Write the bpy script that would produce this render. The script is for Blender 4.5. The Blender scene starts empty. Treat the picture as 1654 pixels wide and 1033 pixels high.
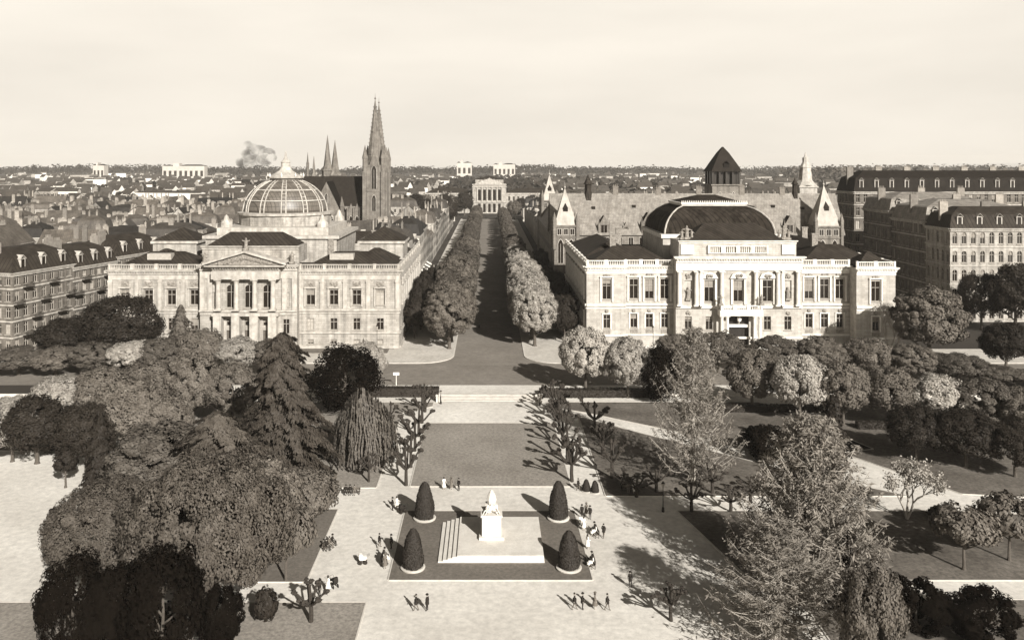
import bpy, math, random
import numpy as np
from mathutils import Vector, Matrix
R = math.radians
rnd = random.Random(7)
NR = np.random.RandomState(11)
sc = bpy.context.scene
COL = sc.collection
# ------------------------------------------------------------------ camera
CAMH, F = 46.0, 1400.0
cam = bpy.data.cameras.new('camera'); co = bpy.data.objects.new('camera', cam); COL.objects.link(co)
co.location = (0, 0, CAMH); co.rotation_euler = (R(90), 0, 0)
cam.sensor_width = 36; cam.lens = 36 * F / 1654
cam.shift_x = 37 / 1654; cam.shift_y = -251.5 / 1654
cam.clip_start = 1; cam.clip_end = 40000
sc.camera = co
# ------------------------------------------------------------------ sky and sun
SUN_EL, SUN_ROT = 27.0, 154.0
w = bpy.data.worlds.new('World'); sc.world = w; w.use_nodes = True
nt = w.node_tree; nt.nodes.clear()
def N(nt, t, **k):
    n = nt.nodes.new(t)
    for a, b in k.items(): setattr(n, a, b)
    return n
sky = N(nt, 'ShaderNodeTexSky', sky_type='NISHITA', sun_disc=False)
sky.sun_elevation = R(SUN_EL); sky.sun_rotation = R(SUN_ROT); sky.air_density = 1.0; sky.dust_density = 0.7; sky.ozone_density = 1.0
# green sky channel toned sepia; steep power curve darkens the zenith, cutting fill light
sp = N(nt, 'ShaderNodeSeparateColor'); cb = N(nt, 'ShaderNodeCombineColor')
mn = N(nt, 'ShaderNodeMath', operation='MINIMUM'); mn.inputs[1].default_value = 3.8
pw = N(nt, 'ShaderNodeMath', operation='POWER'); pw.inputs[1].default_value = 5.0
nt.links.new(sky.outputs[0], sp.inputs[0]); nt.links.new(sp.outputs[1], mn.inputs[0]); nt.links.new(mn.outputs[0], pw.inputs[0])
for i, k in enumerate((.0130, 0.0121, 0.0107)):
    m = N(nt, 'ShaderNodeMath', operation='MULTIPLY'); m.inputs[1].default_value = k
    nt.links.new(pw.outputs[0], m.inputs[0]); nt.links.new(m.outputs[0], cb.inputs[i])
bg = N(nt, 'ShaderNodeBackground'); bg.inputs[1].default_value = 0.055
out = N(nt, 'ShaderNodeOutputWorld')
tcw = N(nt, 'ShaderNodeTexCoord'); mpw = N(nt, 'ShaderNodeMapping'); mpw.inputs['Scale'].default_value = (1, 1, 5); nt.links.new(tcw.outputs['Generated'], mpw.inputs[0])
nzw = N(nt, 'ShaderNodeTexNoise'); nzw.inputs['Scale'].default_value = 2.6; nzw.inputs['Detail'].default_value = 5; nt.links.new(mpw.outputs[0], nzw.inputs['Vector'])
mrw = N(nt, 'ShaderNodeMapRange'); mrw.inputs[1].default_value = .3; mrw.inputs[2].default_value = .7; mrw.inputs[3].default_value = .90; mrw.inputs[4].default_value = 1.04; nt.links.new(nzw.outputs[0], mrw.inputs[0])
sxw = N(nt, 'ShaderNodeSeparateXYZ'); nt.links.new(tcw.outputs['Generated'], sxw.inputs[0])
mrz = N(nt, 'ShaderNodeMapRange'); mrz.inputs[1].default_value = 0; mrz.inputs[2].default_value = .15; mrz.inputs[3].default_value = .92; mrz.inputs[4].default_value = 1; nt.links.new(sxw.outputs[2], mrz.inputs[0])
muw = N(nt, 'ShaderNodeMath', operation='MULTIPLY'); nt.links.new(mrw.outputs[0], muw.inputs[0]); nt.links.new(mrz.outputs[0], muw.inputs[1])
vsw = N(nt, 'ShaderNodeVectorMath', operation='SCALE'); nt.links.new(cb.outputs[0], vsw.inputs[0]); nt.links.new(muw.outputs[0], vsw.inputs['Scale'])
nt.links.new(vsw.outputs[0], bg.inputs[0]); nt.links.new(bg.outputs[0], out.inputs[0])
sl = bpy.data.lights.new('sun', 'SUN'); sl.energy = 5.0; sl.angle = R(0.55); sl.color = (1, .975, .93)
so = bpy.data.objects.new('sun', sl); COL.objects.link(so)
sd = Vector((.44 * math.cos(R(SUN_EL)), -.898 * math.cos(R(SUN_EL)), math.sin(R(SUN_EL))))
so.rotation_euler = sd.to_track_quat('Z', 'Y').to_euler(); so.location = sd * 300
sc.view_settings.view_transform = 'Standard'; sc.view_settings.look = 'None'
sc.view_settings.gamma = 1; sc.view_settings.exposure = 0.80
sc.render.engine = 'CYCLES'
sc.cycles.max_bounces = 6; sc.cycles.diffuse_bounces = 2; sc.cycles.transparent_max_bounces = 4; sc.cycles.volume_bounces = 1
# ------------------------------------------------------------------ pixel -> place (used to survey positions)
def gp(px, py, z=0.0):
    Y = (CAMH - z) * F / (py - 265.0)
    return (px - 790.0) * Y / F, Y
def zat(py, Y): return CAMH - (py - 265.0) * Y / F
def xat(px, Y): return (px - 790.0) * Y / F
# ------------------------------------------------------------------ materials
def sep(v):
    v = max(v, .0005)
    return (v, .96 * v ** 1.05, .88 * v ** 1.10, 1)
MATS = {}
def mat(name, v, v2=None, scale=1.0, rough=.85, bump=0.0, rand=0.0, kind='noise', spec=.3, detail=6.0, bw=2.0, bh=.5, mortar=.02, streak=0.0, trans=0.0, contrast=.25, fine=0.0, fs=5.0):
    if name in MATS: return MATS[name]
    m = bpy.data.materials.new(name); m.use_nodes = True; nt = m.node_tree
    b = nt.nodes['Principled BSDF']; b.inputs['Roughness'].default_value = rough
    b.inputs['Specular IOR Level'].default_value = spec
    v2 = v if v2 is None else v2
    tc = N(nt, 'ShaderNodeTexCoord'); L = nt.links.new
    if rand:
        oi = N(nt, 'ShaderNodeObjectInfo')
        ad = N(nt, 'ShaderNodeVectorMath', operation='MULTIPLY_ADD'); ad.inputs[1].default_value = (57, 31, 19)
        L(oi.outputs['Random'], ad.inputs[0]); L(tc.outputs['Object'], ad.inputs[2]); vec = ad.outputs[0]
    else: vec = tc.outputs['Object']
    nz = N(nt, 'ShaderNodeTexNoise'); nz.inputs['Scale'].default_value = scale; nz.inputs['Detail'].default_value = detail; nz.inputs['Roughness'].default_value = .62
    L(vec, nz.inputs['Vector'])
    rp = N(nt, 'ShaderNodeMapRange'); rp.inputs[1].default_value = .5 - contrast; rp.inputs[2].default_value = .5 + contrast
    L(nz.outputs[0], rp.inputs[0])
    mx = N(nt, 'ShaderNodeMix', data_type='RGBA'); mx.inputs[6].default_value = sep(v); mx.inputs[7].default_value = sep(v2)
    L(rp.outputs[0], mx.inputs[0]); c = mx.outputs[2]; hgt = nz.outputs[0]
    if kind in ('brick', 'tile', 'seam'):
        sx = N(nt, 'ShaderNodeSeparateXYZ'); L(tc.outputs['Object'], sx.inputs[0])
        a = N(nt, 'ShaderNodeMath', operation='ADD'); L(sx.outputs[0], a.inputs[0]); L(sx.outputs[1], a.inputs[1])
        cx = N(nt, 'ShaderNodeCombineXYZ'); L(a.outputs[0], cx.inputs[0])
        L(sx.outputs[2], cx.inputs[1])
        br = N(nt, 'ShaderNodeTexBrick'); br.inputs['Scale'].default_value = 1; br.inputs['Mortar Size'].default_value = mortar
        br.inputs['Brick Width'].default_value = bw; br.inputs['Row Height'].default_value = bh
        br.inputs['Color1'].default_value = (1, 1, 1, 1); br.inputs['Color2'].default_value = (.8, .8, .8, 1); br.inputs['Mortar'].default_value = (.42, .42, .42, 1)
        if kind == 'seam': br.offset = 0.0
        L(cx.outputs[0], br.inputs['Vector'])
        mm = N(nt, 'ShaderNodeMix', data_type='RGBA', blend_type='MULTIPLY'); mm.inputs[0].default_value = 1
        L(c, mm.inputs[6]); L(br.outputs[0], mm.inputs[7]); c = mm.outputs[2]
    if streak:
        mp = N(nt, 'ShaderNodeMapping'); mp.inputs['Scale'].default_value = (.9, .9, .07); L(tc.outputs['Object'], mp.inputs[0])
        n2 = N(nt, 'ShaderNodeTexNoise'); n2.inputs['Scale'].default_value = 1.1; n2.inputs['Detail'].default_value = 4; L(mp.outputs[0], n2.inputs['Vector'])
        r2 = N(nt, 'ShaderNodeMapRange'); r2.inputs[1].default_value = .42; r2.inputs[2].default_value = .7; r2.inputs[3].default_value = 1; r2.inputs[4].default_value = 1 - streak
        L(n2.outputs[0], r2.inputs[0])
        mm = N(nt, 'ShaderNodeMix', data_type='RGBA', blend_type='MULTIPLY'); mm.inputs[0].default_value = 1
        L(c, mm.inputs[6]); L(r2.outputs[0], mm.inputs[7]); c = mm.outputs[2]
    if fine:
        n3 = N(nt, 'ShaderNodeTexNoise'); n3.inputs['Scale'].default_value = fs; n3.inputs['Detail'].default_value = 8; n3.inputs['Roughness'].default_value = .75; L(tc.outputs['Object'], n3.inputs['Vector'])
        r4 = N(nt, 'ShaderNodeMapRange'); r4.inputs[1].default_value = .34; r4.inputs[2].default_value = .66; r4.inputs[3].default_value = 1-fine; r4.inputs[4].default_value = 1+fine*.6
        L(n3.outputs[0], r4.inputs[0])
        mm = N(nt, 'ShaderNodeMix', data_type='RGBA', blend_type='MULTIPLY'); mm.inputs[0].default_value = 1
        L(c, mm.inputs[6]); L(r4.outputs[0], mm.inputs[7]); c = mm.outputs[2]
    if rand:
        r3 = N(nt, 'ShaderNodeMapRange'); r3.inputs[3].default_value = 1 - rand; r3.inputs[4].default_value = 1 + rand
        L(oi.outputs['Random'], r3.inputs[0])
        mm = N(nt, 'ShaderNodeMix', data_type='RGBA', blend_type='MULTIPLY'); mm.inputs[0].default_value = 1; mm.clamp_result = True
        L(c, mm.inputs[6]); L(r3.outputs[0], mm.inputs[7]); c = mm.outputs[2]
    L(c, b.inputs['Base Color'])
    if bump:
        bp = N(nt, 'ShaderNodeBump'); bp.inputs['Strength'].default_value = bump; bp.inputs['Distance'].default_value = .08
        L(hgt, bp.inputs['Height']); L(bp.outputs[0], b.inputs['Normal'])
    if trans:
        tr = N(nt, 'ShaderNodeBsdfTranslucent'); L(c, tr.inputs[0])
        ms = N(nt, 'ShaderNodeMixShader'); ms.inputs[0].default_value = trans
        o = nt.nodes['Material Output']; L(b.outputs[0], ms.inputs[1]); L(tr.outputs[0], ms.inputs[2]); L(ms.outputs[0], o.inputs[0])
    MATS[name] = m; return m
M_stone = mat('pale_sandstone', .50, .25, .35, kind='brick', bw=1.6, bh=.55, mortar=.022, streak=.42, bump=.2)
M_stone2 = mat('white_limestone', .55, .32, .35, kind='brick', bw=1.5, bh=.5, mortar=.016, streak=.22, bump=.2)
M_trim = mat('trim_stone', .52, .26, .8, streak=.3, bump=.2)
M_trim2 = mat('white_trim_stone', .76, .52, .8, streak=.2, bump=.2)
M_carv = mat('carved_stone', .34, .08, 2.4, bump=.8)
M_slate = mat('dark_slate', .03, .012, .7, rough=.8, spec=.12, kind='tile', bw=.6, bh=.22, mortar=.03, bump=.2, rand=.3)
M_zinc = mat('zinc_seam_roof', .055, .02, .5, rough=.75, kind='seam', bw=1.1, bh=40, mortar=.13, spec=.1)
M_oldzinc = mat('weathered_copper', .055, .015, .45, rough=.9, kind='seam', bw=1.5, bh=50, mortar=.16, spec=.03, streak=.5)
M_tile = mat('pale_roof_tile', .32, .16, .5, rough=.75, kind='tile', bw=.9, bh=.5, mortar=.03, bump=.3, streak=.25)
M_htile = mat('house_roof_tile', .11, .04, .3, rough=.7, kind='tile', bw=.7, bh=.4, mortar=.04, rand=.8, streak=.3)
M_hwall = mat('house_plaster', .46, .2, .25, rand=.5, streak=.35)
M_hwin = mat('house_window_dark', .03, .02, 1, rough=.3, spec=.5)
M_glass = mat('window_glass', .012, .02, .6, rough=.12, spec=.6)
M_curt = mat('curtained_window', .42, .25, 1.5, rough=.4)
M_blind = mat('window_blind', .26, .16, 1.5)
M_frame = mat('window_frame_wood', .34, .25, 2)
M_gravel = mat('pale_gravel', .74, .44, .055, bump=.4, detail=14, contrast=.30, fine=.22, fs=1.1)
M_asph = mat('asphalt', .22, .15, .08, rough=.9, detail=9, fine=.25, fs=.9)
M_pave = mat('pavement', .55, .38, .2, detail=9, fine=.25, fs=1.3)
M_city = mat('city_ground', .05, .02, .05)
M_grassm = mat('memorial_lawn_grass', .17, .11, .12, bump=.6, detail=12, fine=.35, fs=2.2)
M_grass = mat('lawn_grass', .30, .20, .12, bump=.6, detail=12, fine=.45, fs=2.2)
M_grassd = mat('rough_grass', .19, .06, .12, bump=.6, detail=12, fine=.5, fs=1.6)
M_kerb = mat('kerb_stone', .6, .4, 1)
M_white = mat('white_memorial_stone', .66, .48, .7, bump=.1, fine=.12)
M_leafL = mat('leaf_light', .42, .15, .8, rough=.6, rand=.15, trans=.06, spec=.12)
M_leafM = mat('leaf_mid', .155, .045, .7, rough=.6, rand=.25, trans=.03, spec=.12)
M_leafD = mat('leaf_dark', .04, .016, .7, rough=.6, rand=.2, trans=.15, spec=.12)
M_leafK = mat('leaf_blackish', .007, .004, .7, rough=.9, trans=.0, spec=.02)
M_need = mat('needle_pale', .27, .11, .8, rand=.1, trans=.12, spec=.1)
M_topi = mat('clipped_yew', .035, .02, 3, rough=.7)
M_bark = mat('bark', .10, .05, 3, bump=.6)
M_barkL = mat('pale_bark', .34, .2, 3, bump=.5)
M_iron = mat('dark_iron', .02, .015, 4, rough=.5)
M_wood = mat('bench_wood', .12, .07, 3)
M_signw = mat('white_enamel', .85, .8, 3, rough=.4)
M_skin = mat('skin', .42, .36, 4)
M_hair = mat('hair', .03, .02, 8)
M_cd = mat('dark_cloth', .02, .012, 5)
M_cm = mat('grey_cloth', .14, .1, 5)
M_cl = mat('pale_cloth', .78, .65, 5)
# ------------------------------------------------------------------ mesh helpers
def tag(o, label=None, cat=None, group=None, kind=None):
    if label: o['label'] = label
    if cat: o['category'] = cat
    if group: o['group'] = group
    if kind: o['kind'] = kind
    return o
def empty(name, loc=(0, 0, 0), rz=0.0):
    o = bpy.data.objects.new(name, None); COL.objects.link(o); o.location = loc; o.rotation_euler = (0, 0, rz)
    o.empty_display_size = .5
    return o
def thing(name, label, cat, loc=(0, 0, 0), rz=0.0, group=None):
    return tag(empty(name, loc, rz), label, cat, group)
class MB:
    def __init__(s, M=None): s.v = []; s.f = []; s.mi = []; s.M = M; s.cur = 0
    def add(s, vs, fs):
        b = len(s.v)
        if s.M is not None: vs = [tuple(s.M @ Vector(p)) for p in vs]
        s.v += [tuple(p) for p in vs]
        for f in fs: s.f.append([b + i for i in f]); s.mi.append(s.cur)
        return s
    def box(s, x0, x1, y0, y1, z0, z1):
        return s.add([(x0,y0,z0),(x1,y0,z0),(x1,y1,z0),(x0,y1,z0),(x0,y0,z1),(x1,y0,z1),(x1,y1,z1),(x0,y1,z1)],
                     [(0,3,2,1),(4,5,6,7),(0,1,5,4),(1,2,6,5),(2,3,7,6),(3,0,4,7)])
    def prism(s, poly, z0, z1):
        n = len(poly)
        return s.add([(x, y, z0) for x, y in poly] + [(x, y, z1) for x, y in poly],
                     [list(range(n))[::-1], list(range(n, 2*n))] + [(i, (i+1) % n, n+(i+1) % n, n+i) for i in range(n)])
    def lathe(s, cx, cy, prof, n=12, cap=True, a0=0.0):
        vs = []; fs = []
        for r, z in prof:
            for i in range(n):
                a = a0 + 2*math.pi*i/n; vs.append((cx + r*math.cos(a), cy + r*math.sin(a), z))
        for k in range(len(prof)-1):
            for i in range(n):
                j = (i+1) % n; fs.append((k*n+i, k*n+j, (k+1)*n+j, (k+1)*n+i))
        if cap: fs.append(list(range(n))[::-1]); fs.append([(len(prof)-1)*n+i for i in range(n)])
        return s.add(vs, fs)
    def sqlathe(s, x0, x1, y0, y1, prof):
        """stack of rectangles: prof = [(inset, z)]"""
        vs = []; fs = []
        for d, z in prof: vs += [(x0+d,y0+d,z),(x1-d,y0+d,z),(x1-d,y1-d,z),(x0+d,y1-d,z)]
        for k in range(len(prof)-1):
            for i in range(4):
                j = (i+1) % 4; fs.append((k*4+i, k*4+j, k*4+4+j, k*4+4+i))
        fs.append((3,2,1,0)); q = 4*(len(prof)-1); fs.append((q,q+1,q+2,q+3))
        return s.add(vs, fs)
    def tube(s, p0, p1, r0, r1, n=6):
        p0 = Vector(p0); p1 = Vector(p1); d = p1 - p0
        if d.length < 1e-6: return s
        d.normalize(); a = d.orthogonal().normalized(); b = d.cross(a)
        vs = []
        for p, r in ((p0, r0), (p1, r1)):
            for i in range(n):
                t = 2*math.pi*i/n; vs.append(p + a*(r*math.cos(t)) + b*(r*math.sin(t)))
        return s.add(vs, [(i, (i+1) % n, n+(i+1) % n, n+i) for i in range(n)] + [list(range(n))[::-1], list(range(n, 2*n))])
    def path(s, pts, r0, r1, n=5):
        for i in range(len(pts)-1):
            t0 = i/(len(pts)-1); t1 = (i+1)/(len(pts)-1)
            s.tube(pts[i], pts[i+1], r0+(r1-r0)*t0, r0+(r1-r0)*t1, n)
        return s
    def gable(s, x0, x1, y0, y1, z0, z1, ov=.4, axis='x', th=.25):
        """gabled roof slab over a rectangle; ridge along axis"""
        if axis == 'x':
            ym = (y0+y1)/2
            P = [(y0-ov, z0-ov*(z1-z0)/(ym-y0)), (ym, z1), (y1+ov, z0-ov*(z1-z0)/(ym-y0))]
            vs = [(x0-ov, a, b) for a, b in P] + [(x1+ov, a, b) for a, b in P] + [(x0-ov, a, b+th) for a, b in P] + [(x1+ov, a, b+th) for a, b in P]
        else:
            xm = (x0+x1)/2
            P = [(x0-ov, z0-ov*(z1-z0)/(xm-x0)), (xm, z1), (x1+ov, z0-ov*(z1-z0)/(xm-x0))]
            vs = [(a, y0-ov, b) for a, b in P] + [(a, y1+ov, b) for a, b in P] + [(a, y0-ov, b+th) for a, b in P] + [(a, y1+ov, b+th) for a, b in P]
        return s.add(vs, [(0,1,4,3),(1,2,5,4),(6,9,10,7),(7,10,11,8),(0,3,9,6),(2,8,11,5),(0,6,7,1),(1,7,8,2),(3,4,10,9),(4,5,11,10)])
    def hip(s, x0, x1, y0, y1, z0, z1, ov=.4, inset=None):
        x0 -= ov; x1 += ov; y0 -= ov; y1 += ov
        w, d = x1-x0, y1-y0
        if inset is None: inset = min(w, d)/2
        if w >= d: a = (x0+inset, (y0+y1)/2); b = (x1-inset, (y0+y1)/2)
        else: a = ((x0+x1)/2, y0+inset); b = ((x0+x1)/2, y1-inset)
        vs = [(x0,y0,z0),(x1,y0,z0),(x1,y1,z0),(x0,y1,z0),(a[0],a[1],z1),(b[0],b[1],z1)]
        if w >= d: fs = [(0,1,5,4),(1,2,5),(2,3,4,5),(3,0,4),(3,2,1,0)]
        else: fs = [(0,1,4),(1,2,5,4),(2,3,5),(3,0,4,5),(3,2,1,0)]
        return s.add(vs, fs)
    def build(s, name, m, parent=None, smooth=False):
        me = bpy.data.meshes.new(name); me.from_pydata(s.v, [], s.f)
        ms = m if isinstance(m, (list, tuple)) else [m]
        for x in ms: me.materials.append(x)
        if len(ms) > 1: me.polygons.foreach_set('material_index', s.mi)
        if smooth: me.polygons.foreach_set('use_smooth', [True]*len(s.f))
        me.update()
        o = bpy.data.objects.new(name, me); COL.objects.link(o)
        if parent is not None: o.parent = parent
        return o
def struct(o, label=None): o['kind'] = 'structure'; return o
_KIDS = {}
def kids(o): return [c for c in bpy.data.objects if c.parent == o]
def tree_of(o):
    if o.name not in _KIDS: _KIDS[o.name] = [(c, tree_of(c)) for c in bpy.data.objects if c.parent == o]
    return _KIDS[o.name]
def _cp(o, subs, parent):
    c = o.copy(); COL.objects.link(c)
    if parent is not None: c.parent = parent
    for ch, ss in subs: _cp(ch, ss, c)
    return c
def dup(o, loc, rz=0.0, scale=None, label=None, group=None, mats=None, cat=None):
    c = _cp(o, tree_of(o), None)
    c.location = loc; c.rotation_euler = (0, 0, rz)
    if scale is not None: c.scale = scale
    if label: c['label'] = label
    if group: c['group'] = group
    if cat: c['category'] = cat
    return c
# ================================================================== GROUND
TZ = 0.5     # level of the streets above the garden
Y_ST = 172.0
def sheet(name, poly, z, m):
    b = MB(); b.add([(x, y, z) for x, y in poly], [list(range(len(poly)))]); return struct(b.build(name, m))
sheet('park_ground', [(-400,-60),(400,-60),(400,Y_ST),(-400,Y_ST)], 0, M_gravel)
sheet('city_ground', [(-3000,Y_ST),(3000,Y_ST),(5600,7000),(-5600,7000)], TZ, M_city)
b = MB(); b.box(-400,-9.5,Y_ST-.3,Y_ST+.05,0,TZ-.003); b.box(9.5,400,Y_ST-.3,Y_ST+.05,0,TZ-.003); struct(b.build('retaining_kerb', M_kerb))
b = MB()
for i in range(5): b.box(-9.5, 9.5, Y_ST-3.6+i*.72, Y_ST+.05 if i < 4 else Y_ST+.05, .1*i if i else .002, .1*(i+1)-.002*(i == 4))
tag(b.build('stone_steps', M_kerb), 'broad pale stone steps between the two hedges, leading up to the street', 'steps')
sheet('street_forecourt', [(-60,Y_ST+.05),(60,Y_ST+.05),(60,178.6),(-60,178.6)], TZ+.004, M_gravel)
sheet('cross_road', [(-260,178.6),(260,178.6),(260,197.8),(-260,197.8)], TZ+.006, M_asph)
sheet('avenue_road', [(-16.5,197.8),(16.5,197.8),(10,203.5),(8.5,210),(8.3,720),(-8.3,720),(-8.5,210),(-10,203.5)], TZ+.007, M_asph)
sheet('worn_crossing', [(-24,196.2),(24,196.2),(17,198.6),(-17,198.6)], TZ+.012, mat('worn_asphalt', .22, .15, .2, fine=.3))
def pav(sgn):
    pts = []
    for i in range(9):
        a = math.pi/2*i/8; pts.append((8.3+8-8*math.sin(a), 197.8+8-8*math.cos(a)))
    poly = [(140, 197.8)] + pts + [(8.3, 720), (23.4, 720), (23.4, 213.0), (140, 213.0)]
    poly = [(sgn*x, y) for x, y in poly]
    if sgn < 0: poly = poly[::-1]
    b = MB(); b.prism(poly, TZ, TZ+.13); struct(b.build('pavement', M_pave))
    b = MB()
    e = [(140,197.8)] + pts + [(8.3,720)]
    for i in range(len(e)-1):
        (x0,y0),(x1,y1) = e[i], e[i+1]
        b.add([(sgn*(x0-.02),y0-.02,TZ),(sgn*(x1-.02),y1-.02,TZ),(sgn*(x1-.02),y1-.02,TZ+.15),(sgn*(x0-.02),y0-.02,TZ+.15),(sgn*(x0+.3),y0+.3,TZ+.15),(sgn*(x1+.3),y1+.3,TZ+.15)],[(0,1,2,3),(3,2,5,4)])
    struct(b.build('kerb', M_kerb))
pav(1); pav(-1)
# planted strips before the two palaces
for s_, x0, x1 in ((-1,-96,-24.5),(1,25,102)):
    b = MB(); b.box(x0,x1,208.2,212.9,TZ+.13,TZ+.25); struct(b.build('front_garden', M_grassd))
# lawns (edged)
def lawn(poly, m=M_grass, name='lawn', h=.05, edge=True):
    b = MB(); b.prism(poly, 0.0, h); struct(b.build(name, m))
    if edge:
        b = MB(); n = len(poly); cx = sum(p[0] for p in poly)/n; cy = sum(p[1] for p in poly)/n
        for i in range(n):
            p = Vector(poly[i]); q = Vector(poly[(i+1) % n]); d = (q-p).normalized(); nn = Vector((d.y,-d.x))
            if nn.dot(Vector((cx,cy))-p) > 0: nn = -nn
            a = p+nn*.02; c = q+nn*.02; e = q+nn*.16; g = p+nn*.16
            b.prism([tuple(a),tuple(c),tuple(e),tuple(g)], .001, .09)
        struct(b.build('lawn_edging', M_kerb))
lawn([(-11.2,123.8),(11.6,123.8),(11.4,154),(-11.2,154)])
lawn([(-11.1,95.9),(11.4,95.9),(11.2,115),(-11.1,115)], M_grassm)
lawn([(-16.1,123.3),(-16.1,160.5),(-10.8,164.5),(-10.8,167.5),(-70,167.5),(-60,150),(-48,131),(-40,123.3)])
lawn([(-20.2,95.5),(-20.2,115.6),(-38,115.6),(-45,108),(-45,95.5)], M_grassm)
lawn([(16.2,120.2),(58,120.2),(44,131),(24,150),(16.4,158)], M_grassd)
lawn([(11.2,164.5),(18,160.5),(30,151),(48,136),(62,140),(52,167.5),(11.2,167.5)], M_grassd)
lawn([(66,121),(100,116),(150,110),(150,169),(66,169),(54,142)], M_grassd)
lawn([(29,95.9),(25,115),(62,115),(95,110),(120,104),(120,97),(66,95.9)], M_grassd)
lawn([(33,72),(33,91.5),(110,91.5),(110,72)], M_grassd)
lawn([(-110,72),(-110,91),(-13,91),(-13,72)], M_grass)
lawn([(-140,140),(-140,169),(-74,169),(-66,150),(-60,139)], M_grassd)
# ================================================================== FACADES
def xf(ox, oy, U, Nn):
    """facade frame: x = along, y = outward, z = up"""
    return Matrix(((U[0], Nn[0], 0, ox), (U[1], Nn[1], 0, oy), (0, 0, 1, 0), (0, 0, 0, 1)))
def wall_holes(mb, u0, u1, z0, z1, holes, th=.4):
    us = sorted(set([u0, u1] + [h[0] for h in holes] + [h[1] for h in holes])); zs = sorted(set([z0, z1] + [h[2] for h in holes] + [h[3] for h in holes]))
    us = [u for u in us if u0 <= u <= u1]; zs = [z for z in zs if z0 <= z <= z1]
    for i in range(len(us)-1):
        # merge vertically
        k = 0
        while k < len(zs)-1:
            uc = (us[i]+us[i+1])/2
            inh = lambda kk: any(h[0] < uc < h[1] and h[2] < (zs[kk]+zs[kk+1])/2 < h[3] for h in holes)
            if inh(k): k += 1; continue
            e = k
            while e+1 < len(zs)-1 and not inh(e+1): e += 1
            mb.add([(us[i],0,zs[k]),(us[i+1],0,zs[k]),(us[i+1],0,zs[e+1]),(us[i],0,zs[e+1])], [(0,1,2,3)]); k = e+1
    for a, c, d, e in [h[:4] for h in holes]:
        mb.add([(a,0,d),(c,0,d),(c,0,e),(a,0,e),(a,-th,d),(c,-th,d),(c,-th,e),(a,-th,e)], [(0,1,5,4),(1,2,6,5),(2,3,7,6),(3,0,4,7)])
def window(parent, M, a, c, d, e, th=.4, light=False, arch=False, mf=None, sill=True):
    b = MB(M); t = .11; y0, y1 = -th+.02, -th+.14
    b.box(a, a+t, y0, y1, d, e); b.box(c-t, c, y0, y1, d, e); b.box(a+t, c-t, y0, y1, e-t, e); b.box(a+t, c-t, y0, y1, d, d+t)
    m_ = (a+c)/2
    b.box(m_-.05, m_+.05, y0+.01, y1+.01, d+t, e-t)
    zt = d + (e-d)*.68
    b.box(a+t, m_-.05, y0+.01, y1-.01, zt-.06, zt+.06); b.box(m_+.05, c-t, y0+.01, y1-.01, zt-.06, zt+.06)
    if arch:
        # masonry spandrels that round the head
        r = (c-a)/2; zc = e - r
        for sgn in (-1, 1):
            pts = [(m_+sgn*r, zc)]
            for i in range(7):
                q = math.pi/2*i/6; pts.append((m_+sgn*r*math.cos(q), zc+r*math.sin(q)))
            for i in range(1, 7):
                b.add([(pts[i][0],.0,pts[i][1]),(pts[i+1][0],.0,pts[i+1][1]),(m_+sgn*r,.0,e),(pts[i][0],-.25,pts[i][1]),(pts[i+1][0],-.25,pts[i+1][1])], [(0,1,2),(0,1,4,3)])
    if sill: b.box(a-.2, c+.2, .01, .22, d-.2, d-.02)
    f = b.build('window', mf or M_frame, parent)
    if rnd.random() < .3:
        q = MB(M); zz = e-t-(e-d)*rnd.choice((.2,.32,.45,.6)); q.add([(a+t,-th+.05,zz),(c-t,-th+.05,zz),(c-t,-th+.05,e-t),(a+t,-th+.05,e-t)], [(0,1,2,3)]); q.build('blind', M_blind, f)
    p = MB(M); p.add([(a,-th+.03,d),(c,-th+.03,d),(c,-th+.03,e),(a,-th+.03,e)], [(0,1,2,3)])
    p.build('pane', M_curt if light else M_glass, f)
    return f
def cornice(b, u0, u1, z, h=.9, proj=.9, dent=True, ret=0.0):
    b.box(u0, u1, .003, proj*.45, z, z+h*.35); b.box(u0-proj*.3, u1+proj*.3, .003, proj*.8, z+h*.6, z+h*.8); b.box(u0-proj*.5, u1+proj*.5, .003, proj, z+h*.8, z+h)
    if dent:
        n = int((u1-u0)/.62)
        for i in range(n):
            u = u0 + (i+.25)*(u1-u0)/n; b.box(u, u+.3, .003, proj*.7, z+h*.35+.002, z+h*.6-.002)
def balustrade(b, u0, u1, z, h=1.3, y=0.0, step=.42, piers=4):
    b.box(u0, u1, y-.22, y+.22, z, z+.22); b.box(u0, u1, y-.25, y+.25, z+h-.2, z+h)
    pw = (u1-u0)/piers
    for k in range(piers+1):
        u = u0+k*pw; b.box(max(u0,u-.45), min(u1,u+.45), y-.3, y+.3, z, z+h+.12)
    n = int((u1-u0)/step)
    for i in range(n):
        u = u0+(i+.5)*(u1-u0)/n
        if min(abs(u-(u0+k*pw)) for k in range(piers+1)) < .55: continue
        b.lathe(u, y, [(.08,z+.22),(.15,z+.42),(.07,z+h*.6),(.12,z+h-.2)], 5, False)
def column(parent, M, u, y, z0, z1, r, name='column', mt=None):
    b = MB(M); b.box(u-r*1.35, u+r*1.35, y-r*1.35, y+r*1.35, z0, z0+r*.5)
    b.lathe(u, y, [(r*1.25,z0+r*.5),(r*1.2,z0+r*.8),(r,z0+r),(r*1.0,z0+(z1-z0)*.35),(r*.86,z1-r*1.8),(r*1.15,z1-r*.7),(r*1.35,z1-r*.45)], 12)
    b.box(u-r*1.4, u+r*1.4, y-r*1.4, y+r*1.4, z1-r*.45, z1-.004)
    return b.build(name, mt or M_trim2, parent, smooth=False)
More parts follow.
